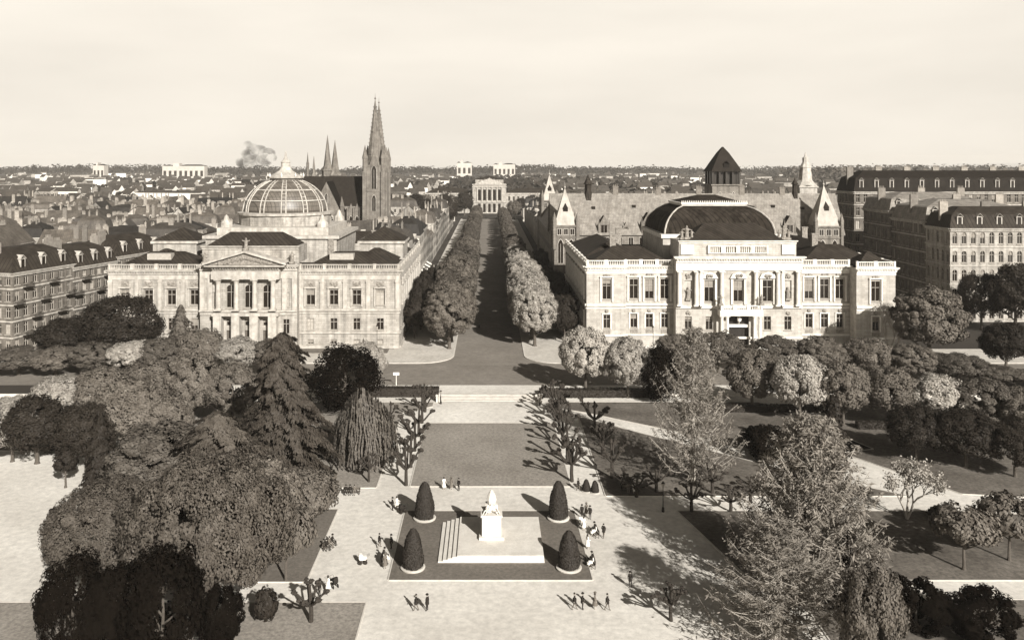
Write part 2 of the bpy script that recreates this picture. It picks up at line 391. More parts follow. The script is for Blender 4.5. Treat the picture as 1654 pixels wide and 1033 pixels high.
class Carver:
    """each carved panel or cartouche is a part of its own"""
    def __init__(s, parent): s.M = None; s.parent = parent
    def box(s, *a): MB(s.M).box(*a).build('carved_panel', M_carv, s.parent)
    def add(s, vs, fs): MB(s.M).add(vs, fs).build('carved_tympanum', M_carv, s.parent)
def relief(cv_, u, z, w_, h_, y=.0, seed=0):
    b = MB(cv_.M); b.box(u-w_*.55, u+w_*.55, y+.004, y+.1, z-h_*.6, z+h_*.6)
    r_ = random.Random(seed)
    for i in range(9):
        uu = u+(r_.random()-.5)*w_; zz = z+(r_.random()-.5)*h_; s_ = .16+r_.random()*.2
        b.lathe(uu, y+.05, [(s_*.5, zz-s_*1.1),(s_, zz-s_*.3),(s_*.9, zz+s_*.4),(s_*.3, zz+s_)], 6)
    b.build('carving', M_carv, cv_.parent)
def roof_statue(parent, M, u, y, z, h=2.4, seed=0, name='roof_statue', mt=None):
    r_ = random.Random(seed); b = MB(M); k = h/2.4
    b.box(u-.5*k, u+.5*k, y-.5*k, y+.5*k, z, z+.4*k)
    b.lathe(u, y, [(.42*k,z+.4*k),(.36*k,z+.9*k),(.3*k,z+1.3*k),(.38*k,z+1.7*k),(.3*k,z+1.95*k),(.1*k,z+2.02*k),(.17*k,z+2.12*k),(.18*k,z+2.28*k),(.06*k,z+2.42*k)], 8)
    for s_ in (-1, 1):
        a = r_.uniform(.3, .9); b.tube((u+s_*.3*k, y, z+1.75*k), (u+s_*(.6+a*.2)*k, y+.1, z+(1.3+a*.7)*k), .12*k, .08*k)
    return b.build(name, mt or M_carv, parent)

# ---------------------------------------------------------------- library (left palace)
LX, LY = -94.2, 214.5; LW, LD = 72.0, 62.0
lib = thing('library_palace', 'pale stone library with glazed ribbed dome and pedimented porch, left of the avenue', 'palace', (LX, LY, TZ))
def S(px): return (px-790)*.1532+94.2 if not 320 < px < 483 else (px-790)*.1513+94.2        # photo column -> distance along the front
wl = MB(); rk = MB()
Mf = xf(0, 0, (1, 0), (0, -1))
def floor_windows(parent, M, us, rows, mb, u0, u1, z0, z1, lights=()):
    holes = []
    for r_, (zb, ztp, wd, ar) in enumerate(rows):
        for k, u in enumerate(us):
            holes.append((u-wd/2, u+wd/2, zb, ztp)); 
            window(parent, M, u-wd/2, u+wd/2, zb, ztp, light=((r_, k) in lights), arch=ar)
    old = mb.M; mb.M = M; wall_holes(mb, u0, u1, z0, z1, holes); mb.M = old
rows_l = [(1.0,2.2,1.5,False),(4.5,7.4,1.75,False),(10.7,14.4,2.1,False)]
def wing_dress(M, us, u0, u1, tr, cv, mats=None):
    tr.M = M; cv.M = M
    cornice(tr, u0, u1, 18.2, 1.15, 1.0); tr.box(u0, u1, .003, .18, 16.9, 18.19); tr.box(u0,u1,.003,.35,9.2,9.75); tr.box(u0,u1,.003,.2,8.6,8.9)
    tr.box(u0,u1,.003,.3,3.6,4.0); tr.box(u0,u1,.003,.45,0,.7)
    balustrade(tr, u0, u1, 19.37, 1.35, -.2, piers=len(us))
    for k, u in enumerate(us):
        tr.box(u-1.5,u+1.5,.003,.55,14.85,15.1); tr.box(u-1.5,u-1.2,.003,.3,10.3,14.84); tr.box(u+1.2,u+1.5,.003,.3,10.3,14.84)
        relief(cv, u, 15.8, 1.5, .7, seed=k)
        for s_ in (-.8,.8): cv.box(u+s_-.2,u+s_+.2,.004,.12,15.4,16.5)
    e = [u0+.5]+[(us[i]+us[i+1])/2 for i in range(len(us)-1)]+[u1-.5]
    for u in e: tr.box(u-.5,u+.5,.003,.32,9.76,16.89); tr.box(u-.62,u+.62,.003,.42,16.3,16.7)
    tr.M = None; cv.M = None
tr = MB(); cv = Carver(lib)
usL = [S(p) for p in (202,240,277,314)]; usR = [S(p) for p in (501.6,539,576,614)]
cL, cR = S(323), S(480)
floor_windows(lib, Mf, usL, rows_l, wl, 0, cL, 0, 19.3, {(1,0)})
floor_windows(lib, Mf, usR, rows_l, wl, cR, LW, 0, 19.3, {(1,0),(2,3),(0,2),(0,3)})
wing_dress(Mf, usL, 0, cL, tr, cv); wing_dress(Mf, usR, cR, LW, tr, cv)
# centre block, projecting
PJ = 2.6
Mc = xf(0, -PJ, (1, 0), (0, -1))
sideu = [S(345), S(462)]; midu = [S(373), S(402.5), S(432)]
hol = []
for u in sideu:
    for (zb, ztp) in ((10.7,14.2),(4.0,7.6)):
        hol.append((u-.8,u+.8,zb,ztp)); window(lib, Mc, u-.8,u+.8,zb,ztp, light=(zb>9))
for k, u in enumerate(midu):
    hol.append((u-1.15,u+1.15,10.4,16.0)); window(lib, Mc, u-1.15,u+1.15,10.4,16.0, arch=True)
    hol.append((u-1.15,u+1.15,6.0,7.6)); window(lib, Mc, u-1.15,u+1.15,6.0,7.6, sill=False)
    hol.append((u-1.1,u+1.1,.8,4.9))
    b = MB(Mc); b.box(u-1.1,u+1.1,-.4,-.3,.8,4.9)
    for s_ in (-.55,.55):
        for q in (1.2,2.6,3.9): b.box(u+s_-.38,u+s_+.38,-.3,-.26,q,q+.9)
    b.build('door', M_wood, lib)
wl.M = Mc; wall_holes(wl, cL, cR, 0, 21.2, hol); wl.M = None
wl.add([(cL,-PJ,0),(cL,0,0),(cL,0,21.2),(cL,-PJ,21.2),(cR,-PJ,0),(cR,0,0),(cR,0,21.2),(cR,-PJ,21.2)],[(0,1,2,3),(4,5,6,7)])
tr.M = Mc
tr.box(cL,cR,.003,.3,8.7,9.5); tr.box(cL-.1,cR+.1,.003,.8,9.52,9.9); tr.box(cL,cR,.003,.5,0,.8); tr.box(cL,cR,.003,.25,17.6,19.5)
pL, pR = S(350), S(449)
for u in (cL+.6, cR-.6, pL-1.6, pR+1.6): tr.box(u-.6,u+.6,.003,.35,9.92,17.58)
cornice(tr, cL, cR, 19.55, 1.5, 1.2)
# portico entablature and pediment
tr.box(pL-.8,pR+.8,.26,2.1,17.6,19.5); cornice(tr, pL-.8, pR+.8, 19.56, 1.45, 2.9)
um = (pL+pR)/2; zt0, zt1 = 21.1, 24.1
tr.add([(pL-2.6,2.9,zt0),(um,2.9,zt1),(pR+2.6,2.9,zt0),(pL-2.6,2.9,zt0+.5),(um,2.9,zt1+.55),(pR+2.6,2.9,zt0+.5),
        (pL-2.6,1.0,zt0),(um,1.0,zt1),(pR+2.6,1.0,zt0),(pL-2.6,-2,zt0+.5),(um,-2,zt1+.55),(pR+2.6,-2,zt0+.5)],
       [(0,1,4,3),(1,2,5,4),(3,4,10,9),(4,5,11,10),(0,6,7,1),(1,7,8,2)])
cv.M = Mc; cv.add([(pL-1.6,2.1,zt0),(pR+1.6,2.1,zt0),(um,2.1,zt1)],[(0,1,2)])
for i in range(16): relief(cv, pL+1.5+i*(pR-pL-3)/15, zt0+.35+ (1.5*(1-abs(i-7.5)/8)), 1.1, .5, 2.15, seed=40+i)
cv.M = None
for u in (S(355),S(384),S(413.5),S(443)):
    column(lib, Mc, u, 1.35, 9.95, 17.58, .62, mt=M_trim)
    tr.box(u-1.0,u+1.0,.003,2.3,0.002,8.68)
tr.box(pL-.6,pR+.6,.35,2.4,8.72,9.48)
# balcony rail
tr.M = None
wl.box(cL+.02,cR-.02,-PJ+1.5,9,21.05,25.2)      # attic behind the pediment
tr.M = xf(0,-PJ+1.5,(1,0),(0,-1)); cornice(tr, cL, cR, 24.6, .8, .6, dent=False); tr.M = None
for i, u in enumerate((cL+1.2, cR-1.2, um)): roof_statue(lib, Mc, u, .2 if i < 2 else 1.2, 21.2 if i < 2 else 24.6, 3.0, i)
# sides and back
Mr = xf(LW, 0, (0, 1), (1, 0)); usS = [4.3+5.6*i for i in range(4)]+[LD/2]+[LD-4.3-5.6*i for i in range(4)][::-1]
usS = [4.3,9.9,15.5,21.1,28.2,33.8,40.9,46.5,52.1,57.7]
floor_windows(lib, Mr, usS, rows_l, wl, 0, LD, 0, 19.3, {(1,2),(2,5),(1,7)})
wing_dress(Mr, usS, 0, LD, tr, cv)
wl.add([(0,0,0),(0,LD,0),(0,LD,19.3),(0,0,19.3),(LW,LD,0),(LW,LD,19.3)],[(0,1,2,3),(1,4,5,2)])
tr.box(-.8,-.002,-.8,LD,18.6,19.3)
# side pavilion attic above the avenue front and its counterpart
for x0 in (LW-13.5, 1.5):
    wl.box(x0, x0+12, 24.5, 37.5, 19.2, 23.6)
    tr.box(x0-.5, x0+12.5, 24, 38, 23.62, 24.3)
wl.box(2, LW-2, LD-14, LD-2, 19.2, 21.5)
# flat roof deck + low roofs
rf = MB(); rf.box(.3,LW-.3,.3,LD-.3,19.0,19.31)
rf.hip(1.5,cL-1.5,2,14,19.9,23.2); rf.hip(cR+1.5,LW-1.8,2,14,19.9,23.2); rf.hip(LW-13.5,LW-2.5,14.5,24,19.9,23.0)
rf.hip(LW-13.5,LW-1.5,38.5,LD-15,19.9,23.0); rf.hip(2,12.5,14.5,24,19.9,22.8); rf.hip(2,LW-3,LD-13.5,LD-2,21.5,24.8)
rf.hip(cL+1,cR-1,.5,9.0,25.3,28.4,ov=.3); rf.hip(LW-13.5,LW-1.5,25,37,24.32,28.0); rf.hip(1.5,13.5,25,37,24.32,27.6)
rf.build('roof', M_zinc, lib)
# skylights on the low roofs
for (x, y) in ((11,5.2),(57,5.2)):
    sk = MB(); sk.box(x-3,x+3,y-1.2,y+1.2,21.4,22.9); sk.build('skylight', M_curt, lib)
# dome base, drum, dome
DX, DY = LW/2, 33.5
wl.sqlathe(DX-17.5,DX+17.5,DY-16.5,DY+16.5,[(0,19.2),(0,26.4)]); tr.sqlathe(DX-18.2,DX+18.2,DY-17.2,DY+17.2,[(0,25.6),(0,26.42)])
tr.sqlathe(DX-15,DX+15,DY-15,DY+15,[(0,26.43),(0,28.3),(.6,28.5)])
for sx in (-1,1):
    for sy in (-1,1): tr.lathe(DX+sx*13,DY+sy*13,[(1.6,28.4),(1.6,29.6),(.9,30.2),(.5,31.4),(.1,31.8)],8)
wl.lathe(DX,DY,[(12.9,28.3),(12.9,31.3)],16,a0=math.pi/16)
tr.lathe(DX,DY,[(13.3,31.32),(13.4,31.9),(12.4,32.1)],32)
for i in range(16):
    a = 2*math.pi*(i+.5)/16; c_, s_ = math.cos(a), math.sin(a)
    Mw = Matrix(((-s_, c_, 0, DX), (c_, s_, 0, DY), (0, 0, 1, 0), (0, 0, 0, 1))); Mw = Mw @ Matrix.Translation((0, 12.9*math.cos(math.pi/16)+.1 if False else 12.75, 0))
    q = MB(Mw); q.box(-.5,.5,-.05,.06,29.0,30.7); q.build('window', M_glass, lib)
prof = [(11.6*math.cos(t), 32.0+9.6*math.sin(t)) for t in [i*R(68)/10 for i in range(11)]]
g = MB(); g.lathe(DX,DY,prof,48,True); dome = g.build('dome', mat('dome_glass', .10, .17, .9, rough=.45, spec=.4, kind='seam', bw=1.0, bh=1.3, mortar=.09), lib, smooth=True)
for i in range(12):
    a = 2*math.pi*(i+.35)/12; rb = MB()
    c_, s_ = math.cos(a), math.sin(a); tx, ty = -s_, c_
    for off in (-.62,.62):
        pts = [((r_+.12)*c_+DX+tx*off*(.55+.45*r_/11.6), (r_+.12)*s_+DY+ty*off*(.55+.45*r_/11.6), z_) for r_, z_ in prof]
        rb.path(pts, .2, .15, 4)
    for k in range(0, 10, 1):
        r_, z_ = prof[k]; p = Vector(((r_+.1)*c_+DX, (r_+.1)*s_+DY, z_)); kk = .62*(.55+.45*r_/11.6)
        rb.tube(p+Vector((tx,ty,0))*kk, p-Vector((tx,ty,0))*kk, .09, .09, 4)
    rb.build('rib', M_trim, dome)
for k in (3, 6):
    r_, z_ = prof[k]; rb = MB(); rb.lathe(DX,DY,[(r_+.1,z_-.12),(r_+.22,z_),(r_+.05,z_+.12)],48,False); rb.build('ring', M_trim2, dome)
ln = MB(); ln.lathe(DX,DY,[(4.3,40.6),(4.5,41.6)],16); ln.build('lantern_gallery', M_carv, dome)
ln = MB(); ln.lathe(DX,DY,[(5.2,41.5),(5.3,41.9),(3.4,42.7),(1.9,43.7),(1.3,44.8),(1.3,45.9),(1.5,46.0),(.7,46.8),(.35,47.6),(.15,48.9),(.02,49.2)],16); ln.build('lantern', M_trim, dome, smooth=False)
for a in range(8):
    q = MB(); x_, y_ = DX+5.1*math.cos(a*math.pi/4), DY+5.1*math.sin(a*math.pi/4); q.lathe(x_,y_,[(.15,41.9),(.3,42.3),(.08,42.8),(.02,43.2)],6); q.build('finial', M_trim2, dome)
wl.build('wall', M_stone, lib); tr.build('cornice', M_trim, lib)
for (x, y) in ((8,45),(20,18),(52,17),(60,44)):
    c = MB(); c.box(x-.7,x+.7,y-.5,y+.5,20,25.5); c.box(x-.85,x+.85,y-.65,y+.65,25.5,25.8); c.build('chimney', M_carv, lib)

# ---------------------------------------------------------------- theatre (right palace)
TX = 24.0; TY = 214.5; TW = 74.6; TD = 58.0
th_ = thing('theatre_palace', 'white stone theatre with dark bulging metal roof, right of the avenue', 'palace', (TX, TY, TZ))
def T(px): return (px-790)*(.1509 if 1085 < px < 1296 or px > 1376 else .1532)-23.75
wl = MB(); tr = MB(); cv = Carver(th_)
rows_t = [(5.1,8.4,1.7,False),(12.2,17.1,2.1,False)]
def dress_t(M, us, u0, u1, piers):
    tr.M = M; cv.M = M
    cornice(tr, u0, u1, 19.3, 1.1, .9); tr.box(u0,u1,.003,.16,18.5,19.28); tr.box(u0,u1,.003,.35,10.6,11.1); tr.box(u0,u1,.003,.18,9.9,10.2)
    tr.box(u0,u1,.003,.32,3.1,3.5); tr.box(u0,u1,.003,.5,0,.6)
    balustrade(tr, u0, u1, 20.42, 1.4, -.2, piers=piers)
    for k, u in enumerate(us):
        for s_ in (-1,1):
            tr.box(u+s_*1.45-.17,u+s_*1.45+.17,.003,.3,11.6,17.6); tr.box(u+s_*1.05-.16,u+s_*1.05+.16,.003,.16,4.8,8.6)
        tr.box(u-1.7,u+1.7,.003,.5,17.62,17.9); tr.box(u-1.2,u+1.2,.003,.3,8.62,8.85)
        relief(cv, u, 18.1, 1.6, .3, seed=k+9); relief(cv, u, 9.2, .6, .4, seed=k)
        cv.box(u-.9,u+.9,.004,.06,3.75,4.6)
    tr.M = None; cv.M = None
uw = [T(1022),T(1047),T(1072)]; ue = [T(1305),T(1330),T(1355)]
floor_windows(th_, Mf, uw, rows_t, wl, T(1008), T(1090), 0, 20.3); dress_t(Mf, uw, T(1008), T(1090), 3)
floor_windows(th_, Mf, ue, rows_t, wl, T(1294), T(1380), 0, 20.3); dress_t(Mf, ue, T(1294), T(1380), 3)
Mp = xf(0,-1.0,(1,0),(0,-1)); floor_windows(th_, Mp, [T(977.5)], rows_t, wl, 0, T(1008), 0, 20.3); dress_t(Mp, [T(977.5)], 0, T(1008), 2)
Mq = xf(0,-4.2,(1,0),(0,-1)); floor_windows(th_, Mq, [T(1410)], rows_t, wl, T(1379), TW, 0, 20.3); dress_t(Mq, [T(1410)], T(1379), TW, 2)
for (u, y) in ((0,-1.0),(T(1008),-1.0),(T(1379),-4.2)): wl.add([(u,y,0),(u,.4,0),(u,.4,20.3),(u,y,20.3)],[(0,1,2,3)])
# centre
PC = 3.2; Mc = xf(0,-PC,(1,0),(0,-1)); c0, c1 = T(1090), T(1294)
hol = []
mu = [T(1143.8),T(1190.8),T(1238)]; nu = [T(1110),T(1271)]
for k, u in enumerate(mu):
    hol.append((u-1.15,u+1.15,12.0,17.2)); window(th_, Mc, u-1.15,u+1.15,12.0,17.2)
    if k != 1: hol.append((u-.85,u+.85,5.1,8.4)); window(th_, Mc, u-.85,u+.85,5.1,8.4)
for u in nu:
    hol.append((u-.85,u+.85,5.1,8.4)); window(th_, Mc, u-.85,u+.85,5.1,8.4)
    hol.append((u-.9,u+.9,12.3,17.2)); wl.M = Mc; wl.add([(u-.9,-.4,12.3),(u+.9,-.4,12.3),(u+.9,-.4,17.2),(u-.9,-.4,17.2)],[(0,1,2,3)]); wl.M = None
    roof_statue(th_, Mc, u, -.1, 12.35, 3.2, int(u), name='niche_statue', mt=M_carv)
u = mu[1]; hol.append((u-2.6,u+2.6,.8,8.9)); 
b = MB(Mc); b.box(u-2.6,u+2.6,-.4,-.32,.8,8.9)
for q in (-1.75,0,1.75): b.box(u+q-.7,u+q+.7,-.32,-.27,1.0,5.6)
b.build('door', M_iron, th_)
b = MB(Mc); b.box(u-2.5,u+2.5,-.3,.6,5.9,6.5); b.lathe(u,.9,[(.1,7.2),(.42,7.5),(.55,7.9),(.42,8.3),(.1,8.5)],12); b.tube((u,.4,6.5),(u,.9,7.2),.08,.08); b.build('globe_lamp', M_signw, th_)
wl.M = Mc; wall_holes(wl, c0, c1, 0, 22.4, hol); wl.M = None
wl.add([(c0,-PC,0),(c0,.4,0),(c0,.4,22.4),(c0,-PC,22.4),(c1,-PC,0),(c1,.4,0),(c1,.4,22.4),(c1,-PC,22.4)],[(0,1,2,3),(4,5,6,7)])
tr.M = Mc; cv.M = Mc
tr.box(c0,c1,.003,.4,10.4,11.0); tr.box(c0,c1,.003,.4,3.0,3.5); tr.box(c0,c1,.003,.6,0,.6); tr.box(c0,c1,.003,.3,19.6,21.5); cornice(tr, c0, c1, 21.55, 1.5, 1.3)
for k, u in enumerate(mu):
    for s_ in (-1,1): tr.box(u+s_*1.6-.25,u+s_*1.6+.25,.003,.4,11.4,17.5)
    tr.add([(u-2.1,.003,17.7),(u+2.1,.003,17.7),(u+1.5,.003,18.8),(u,.003,19.3),(u-1.5,.003,18.8),(u-2.1,.6,17.7),(u+2.1,.6,17.7),(u+1.5,.6,18.8),(u,.6,19.3),(u-1.5,.6,18.8)],[(5,6,7,8,9),(0,1,6,5),(1,2,7,6),(2,3,8,7),(3,4,9,8),(4,0,5,9)])
    relief(cv, u, 18.3, 1.4, .6, .6, seed=k+70)
for u in nu: relief(cv, u, 18.2, 1.0, .8, .0, seed=int(u)+3); relief(cv, u, 9.3, .8, .5, seed=int(u)); 
tr.M = None; cv.M = None
for px in (1125.5,1163,1218,1257): 
    for d_ in ((-3.4,3.4) if px in (1125.5,1257) else (0,)):
        column(th_, Mc, T(px+d_), .85, 11.05, 19.55, .52)
for px in (1095,1286): column(th_, Mc, T(px), .6, 11.05, 19.55, .5)
# balcony over the porch
pb = MB(Mc); u = mu[1]; pb.box(u-5.2,u+5.2,.42,3.0,9.0,10.3); balustrade(pb, u-5.0, u+5.0, 10.32, 1.2, 2.7, piers=3); pb.build('balcony', M_trim2, th_)
for q in (-4.6,-3.3,3.3,4.6): column(th_, Mc, u+q, 2.3, .1, 8.98, .42)
for i, q in enumerate((-4.9,4.9)): roof_statue(th_, Mc, u+q, 2.5, 11.5, 2.6, i+20)
# attic
wl.box(c0+1,c1-1,-PC+1.2,8,22.3,26.6)
tr.M = xf(0,-PC+1.2,(1,0),(0,-1)); cornice(tr, c0+1, c1-1, 26.0, .8, .6, dent=False)
balustrade(tr, c0+8, c1-8, 23.6, 1.9, .25, piers=4, step=.5)
for q in (c0+3,c1-3): tr.box(q-1.6,q+1.6,.003,.4,23.4,25.8)
tr.M = None
for i, q in enumerate((c0+3.4, c1-3.4)):
    for d_ in (-1.2, 0, 1.2): roof_statue(th_, None, q+d_, -PC+3.2, 26.9, 3.4 if d_ == 0 else 2.4, i*3+int(d_*2)+30)
# sides
Ml = xf(0, TD, (0, -1), (-1, 0)); us_ = [5+6.0*i for i in range(9)]
floor_windows(th_, Ml, us_, rows_t, wl, 0, TD+1, 0, 20.3); dress_t(Ml, us_, 0, TD+1, 9)
Mrt = xf(TW, -4.2, (0, 1), (1, 0)); floor_windows(th_, Mrt, [5+6*i for i in range(9)], rows_t, wl, 0, TD+4.2, 0, 20.3); dress_t(Mrt, [5+6*i for i in range(9)], 0, TD+4.2, 9)
wl.add([(0,TD,0),(TW,TD,0),(TW,TD,20.3),(0,TD,20.3)],[(0,1,2,3)])
rf = MB(); rf.box(.3,TW-.3,-.8,TD-.3,20.1,20.35); rf.box(T(1379)+.3,TW-.4,-3.9,-.81,20.1,20.3)
rf.hip(1.5,T(1086),1.5,14,20.9,24.6); rf.hip(T(1298),TW-1.8,1.5,15,20.9,25.0); rf.hip(1.5,16,15.5,TD-2,20.9,24.4); rf.hip(TW-15,TW-1.5,15.5,TD-2,20.9,24.4)
rf.hip(T(1379)+.8,TW-.9,-3.5,4,20.9,24.0)
rf.build('roof', M_zinc, th_)
rf = MB(); rf.hip(c0+4.2,c1-4.2,-PC+2.4,11,26.9,30.6,inset=5); rf.build('front_roof', M_zinc, th_)
dx0, dx1, dy0, dy1 = 22.0, 51.0, 12.5, 41.0
wl.box(dx0-.6,dx1+.6,dy0-.6,dy1+.6,20.2,26.8); tr.sqlathe(dx0-1.1,dx1+1.1,dy0-1.1,dy1+1.1,[(0,26.2),(0,27.2)])
pf = [(0,27.2),(.15,28.3),(.6,29.8),(1.4,31.2),(2.6,32.5),(4.2,33.6),(6.2,34.3)]
dm = MB(); dm.sqlathe(dx0,dx1,dy0,dy1,pf); dome = dm.build('bulging_roof', M_oldzinc, th_)
cp = MB(); cp.sqlathe(dx0+5.9,dx1-5.9,dy0+5.9,dy1-5.9,[(0,34.25),(-.3,34.8),(-.3,35.1)])
for i in range(36):
    for (a, c_) in ((dx0+5.8+i*(dx1-dx0-11.6)/35, dy0+5.8),): cp.lathe(a, c_, [(.22,35.1),(.1,35.5),(.02,35.8)],5)
cp.build('roof_cresting', M_trim2, dome)
cp = MB(); cp.hip(dx0+6.2,dx1-6.2,dy0+6.2,dy1-6.2,35.1,37.0,inset=6,ov=.1); cp.build('roof_cap', M_oldzinc, dome)
for (x, y) in ((dx0,dy0),(dx1,dy0),(dx1,dy1),(dx0,dy1)):
    h = MB(); sx = 1 if x == dx0 else -1; sy = 1 if y == dy0 else -1
    h.path([(x+sx*d, y+sy*d, z+.05) for d, z in pf], .24, .18, 5); h.build('hip_moulding', M_trim, dome)
wl.build('wall', M_stone2, th_); tr.build('cornice', M_trim2, th_)
for (x, y) in ((9,17),(64,20),(70,44),(14,40)):
    c = MB(); c.box(x-.8,x+.8,y-.5,y+.5,20,26.5); c.box(x-.95,x+.95,y-.65,y+.65,26.5,26.8); c.build('chimney', M_carv, th_)
#@@PART2
# ================================================================== OTHER BUILDINGS
def pyr(b, x0, x1, y0, y1, z0, z1, ov=.3):
    xm, ym = (x0+x1)/2, (y0+y1)/2
    return b.add([(x0-ov,y0-ov,z0),(x1+ov,y0-ov,z0),(x1+ov,y1+ov,z0),(x0-ov,y1+ov,z0),(xm,ym,z1)],[(0,1,4),(1,2,4),(2,3,4),(3,0,4),(3,2,1,0)])
def win_at(parent, M, u, z, w_, h_, light=False, th=.25, arch=False):
    """a window set proud on a solid wall: frame and pane"""
    b = MB(M); b.box(u-w_/2-.12,u-w_/2,.0,.12,z,z+h_); b.box(u+w_/2,u+w_/2+.12,.0,.12,z,z+h_); b.box(u-w_/2-.12,u+w_/2+.12,.0,.12,z+h_,z+h_+.15); b.box(u-w_/2-.25,u+w_/2+.25,.0,.25,z-.18,z)
    b.box(u-.05,u+.05,.025,.07,z,z+h_)
    f = b.build('window', M_trim, parent)
    p = MB(M); p.add([(u-w_/2,.02,z),(u+w_/2,.02,z),(u+w_/2,.02,z+h_),(u-w_/2,.02,z+h_)],[(0,1,2,3)]); p.build('pane', M_curt if light else M_glass, f)
def lancet(parent, M, u, z, w_, h_):
    b = MB(M); zs = z+h_-w_*.9
    b.add([(u-w_/2,.03,z),(u+w_/2,.03,z),(u+w_/2,.03,zs),(u+w_*.3,.03,zs+w_*.55),(u,.03,z+h_),(u-w_*.3,.03,zs+w_*.55),(u-w_/2,.03,zs)],[(0,1,2,3,4,5,6)])
    f = b.build('lancet_window', M_glass, parent)
    b = MB(M); P = [(u-w_/2,z),(u-w_/2,zs),(u-w_*.3,zs+w_*.55),(u,z+h_),(u+w_*.3,zs+w_*.55),(u+w_/2,zs),(u+w_/2,z)]
    b.path([(p[0],.05,p[1]) for p in P], .12, .12, 4); b.tube((u,.05,z),(u,.05,z+h_*.8),.07,.07,4); b.build('tracery', M_trim, f)
    return f
# ---------------------------------------------------------------- gothic post office behind the theatre
PX, PY = 22.0, 290.0
po = thing('post_office', 'long gothic revival building with pale tiled roof and pointed towers behind the theatre', 'gothic building', (PX, PY, TZ))
M_gw = mat('grey_gothic_stone', .28, .14, .35, kind='brick', bw=1.3, bh=.5, mortar=.03, streak=.4, bump=.3)
wl = MB(); wl.box(0,97,4,20,0,22.5); wl.box(0,16,20,92,0,22.0); wl.box(58,72,-6,4,0,21)
wl.box(0,16,95,105,0,24)
for a in range(3): wl.box(30+a*24,33+a*24,3.2,4,0,21.5)
wl.build('wall', M_gw, po)
rf = MB(); rf.gable(-.5,98,4,20,22.3,35.0,ov=.6,th=.3); rf.gable(0,16,16,93,22,33.0,ov=.5,axis='y',th=.3)
rf.build('roof', M_tile, po)
rf = MB(); rf.gable(57.5,72.5,-6,13,21,31.5,ov=.5,axis='y',th=.25); rf.build('gable_roof', M_tile, po)
for k, z in enumerate((7,14)):
    for i in range(22):
        u = 15+i*3.7
        if 56 < u < 74: continue
        win_at(po, xf(0,4,(1,0),(0,-1)), u, z+3.2, 1.5, 3.4, light=(i*7+k) % 9 == 0)
for k, z in enumerate((5,11,17)):
    for i in range(18): win_at(po, xf(0,92,(0,-1),(-1,0)), 4+i*4.0, z, 1.4, 3.2)
def gdorm(x, y, z, w_=3.4, h=6.0):
    b = MB(); b.box(x-w_/2,x+w_/2,y,y+5,z,z+h*.5); b.add([(x-w_/2,y-.1,z+h*.5),(x+w_/2,y-.1,z+h*.5),(x,y-.1,z+h),(x-w_/2,y+.2,z+h*.5),(x+w_/2,y+.2,z+h*.5),(x,y+.2,z+h)],[(0,1,2),(3,5,4),(0,2,5,3),(1,4,5,2)])
    for s_ in (-1,1): b.lathe(x+s_*w_/2,y,[(.25,z),(.25,z+h*.55),(.02,z+h*.78)],5)
    b.tube((x,y,z+h),(x,y,z+h+.9),.12,.05,5)
    d = b.build('dormer', M_gw, po)
    b = MB(); b.gable(x-w_/2,x+w_/2,y+.3,y+6.5,z+h*.5,z+h*.96,axis='y',ov=.1,th=.12); b.build('dormer_roof', M_slate, d)
    b = MB(); b.box(x-w_*.27,x-.12,y-.06,y-.02,z+.7,z+h*.5); b.box(x+.12,x+w_*.27,y-.06,y-.02,z+.7,z+h*.5); b.build('dormer_window', M_glass, d)
for x in (17, 32, 47, 80, 90): gdorm(x, 3.8, 21.6, 3.6 if x != 32 else 4.4, 6.5 if x != 32 else 7.6)
for x in (24.5, 39.5, 54): gdorm(x, 4.6, 22.6, 1.6, 3.0)
for (x, z) in ((14,30.5),(28,31),(44,30.2),(76,31),(86,30.4)):
    b = MB(); y = 4+(z-22.3)/12.7*8; b.box(x-.6,x+.6,y-.7,y+.6,z-.5,z+.4); b.build('roof_hatch', M_slate, po)
M_chim0 = mat('old_chimney', .22, .1, 1.2)
M_spire = mat('pale_spire_stone', .46, .30, .6, streak=.2)
for (x, y, t_) in ((22,12,37.5),(37,12,37),(51,12,37.3),(66,12,37.6),(80,12,37)):
    b = MB(); b.box(x-.9,x+.9,y-.4,y+.4,33,t_); b.box(x-1.05,x+1.05,y-.55,y+.55,t_,t_+.3)
    for q in (-.6,0,.6): b.lathe(x+q,y,[(.17,t_+.3),(.13,t_+1)],5)
    b.build('chimney', M_chim0, po)
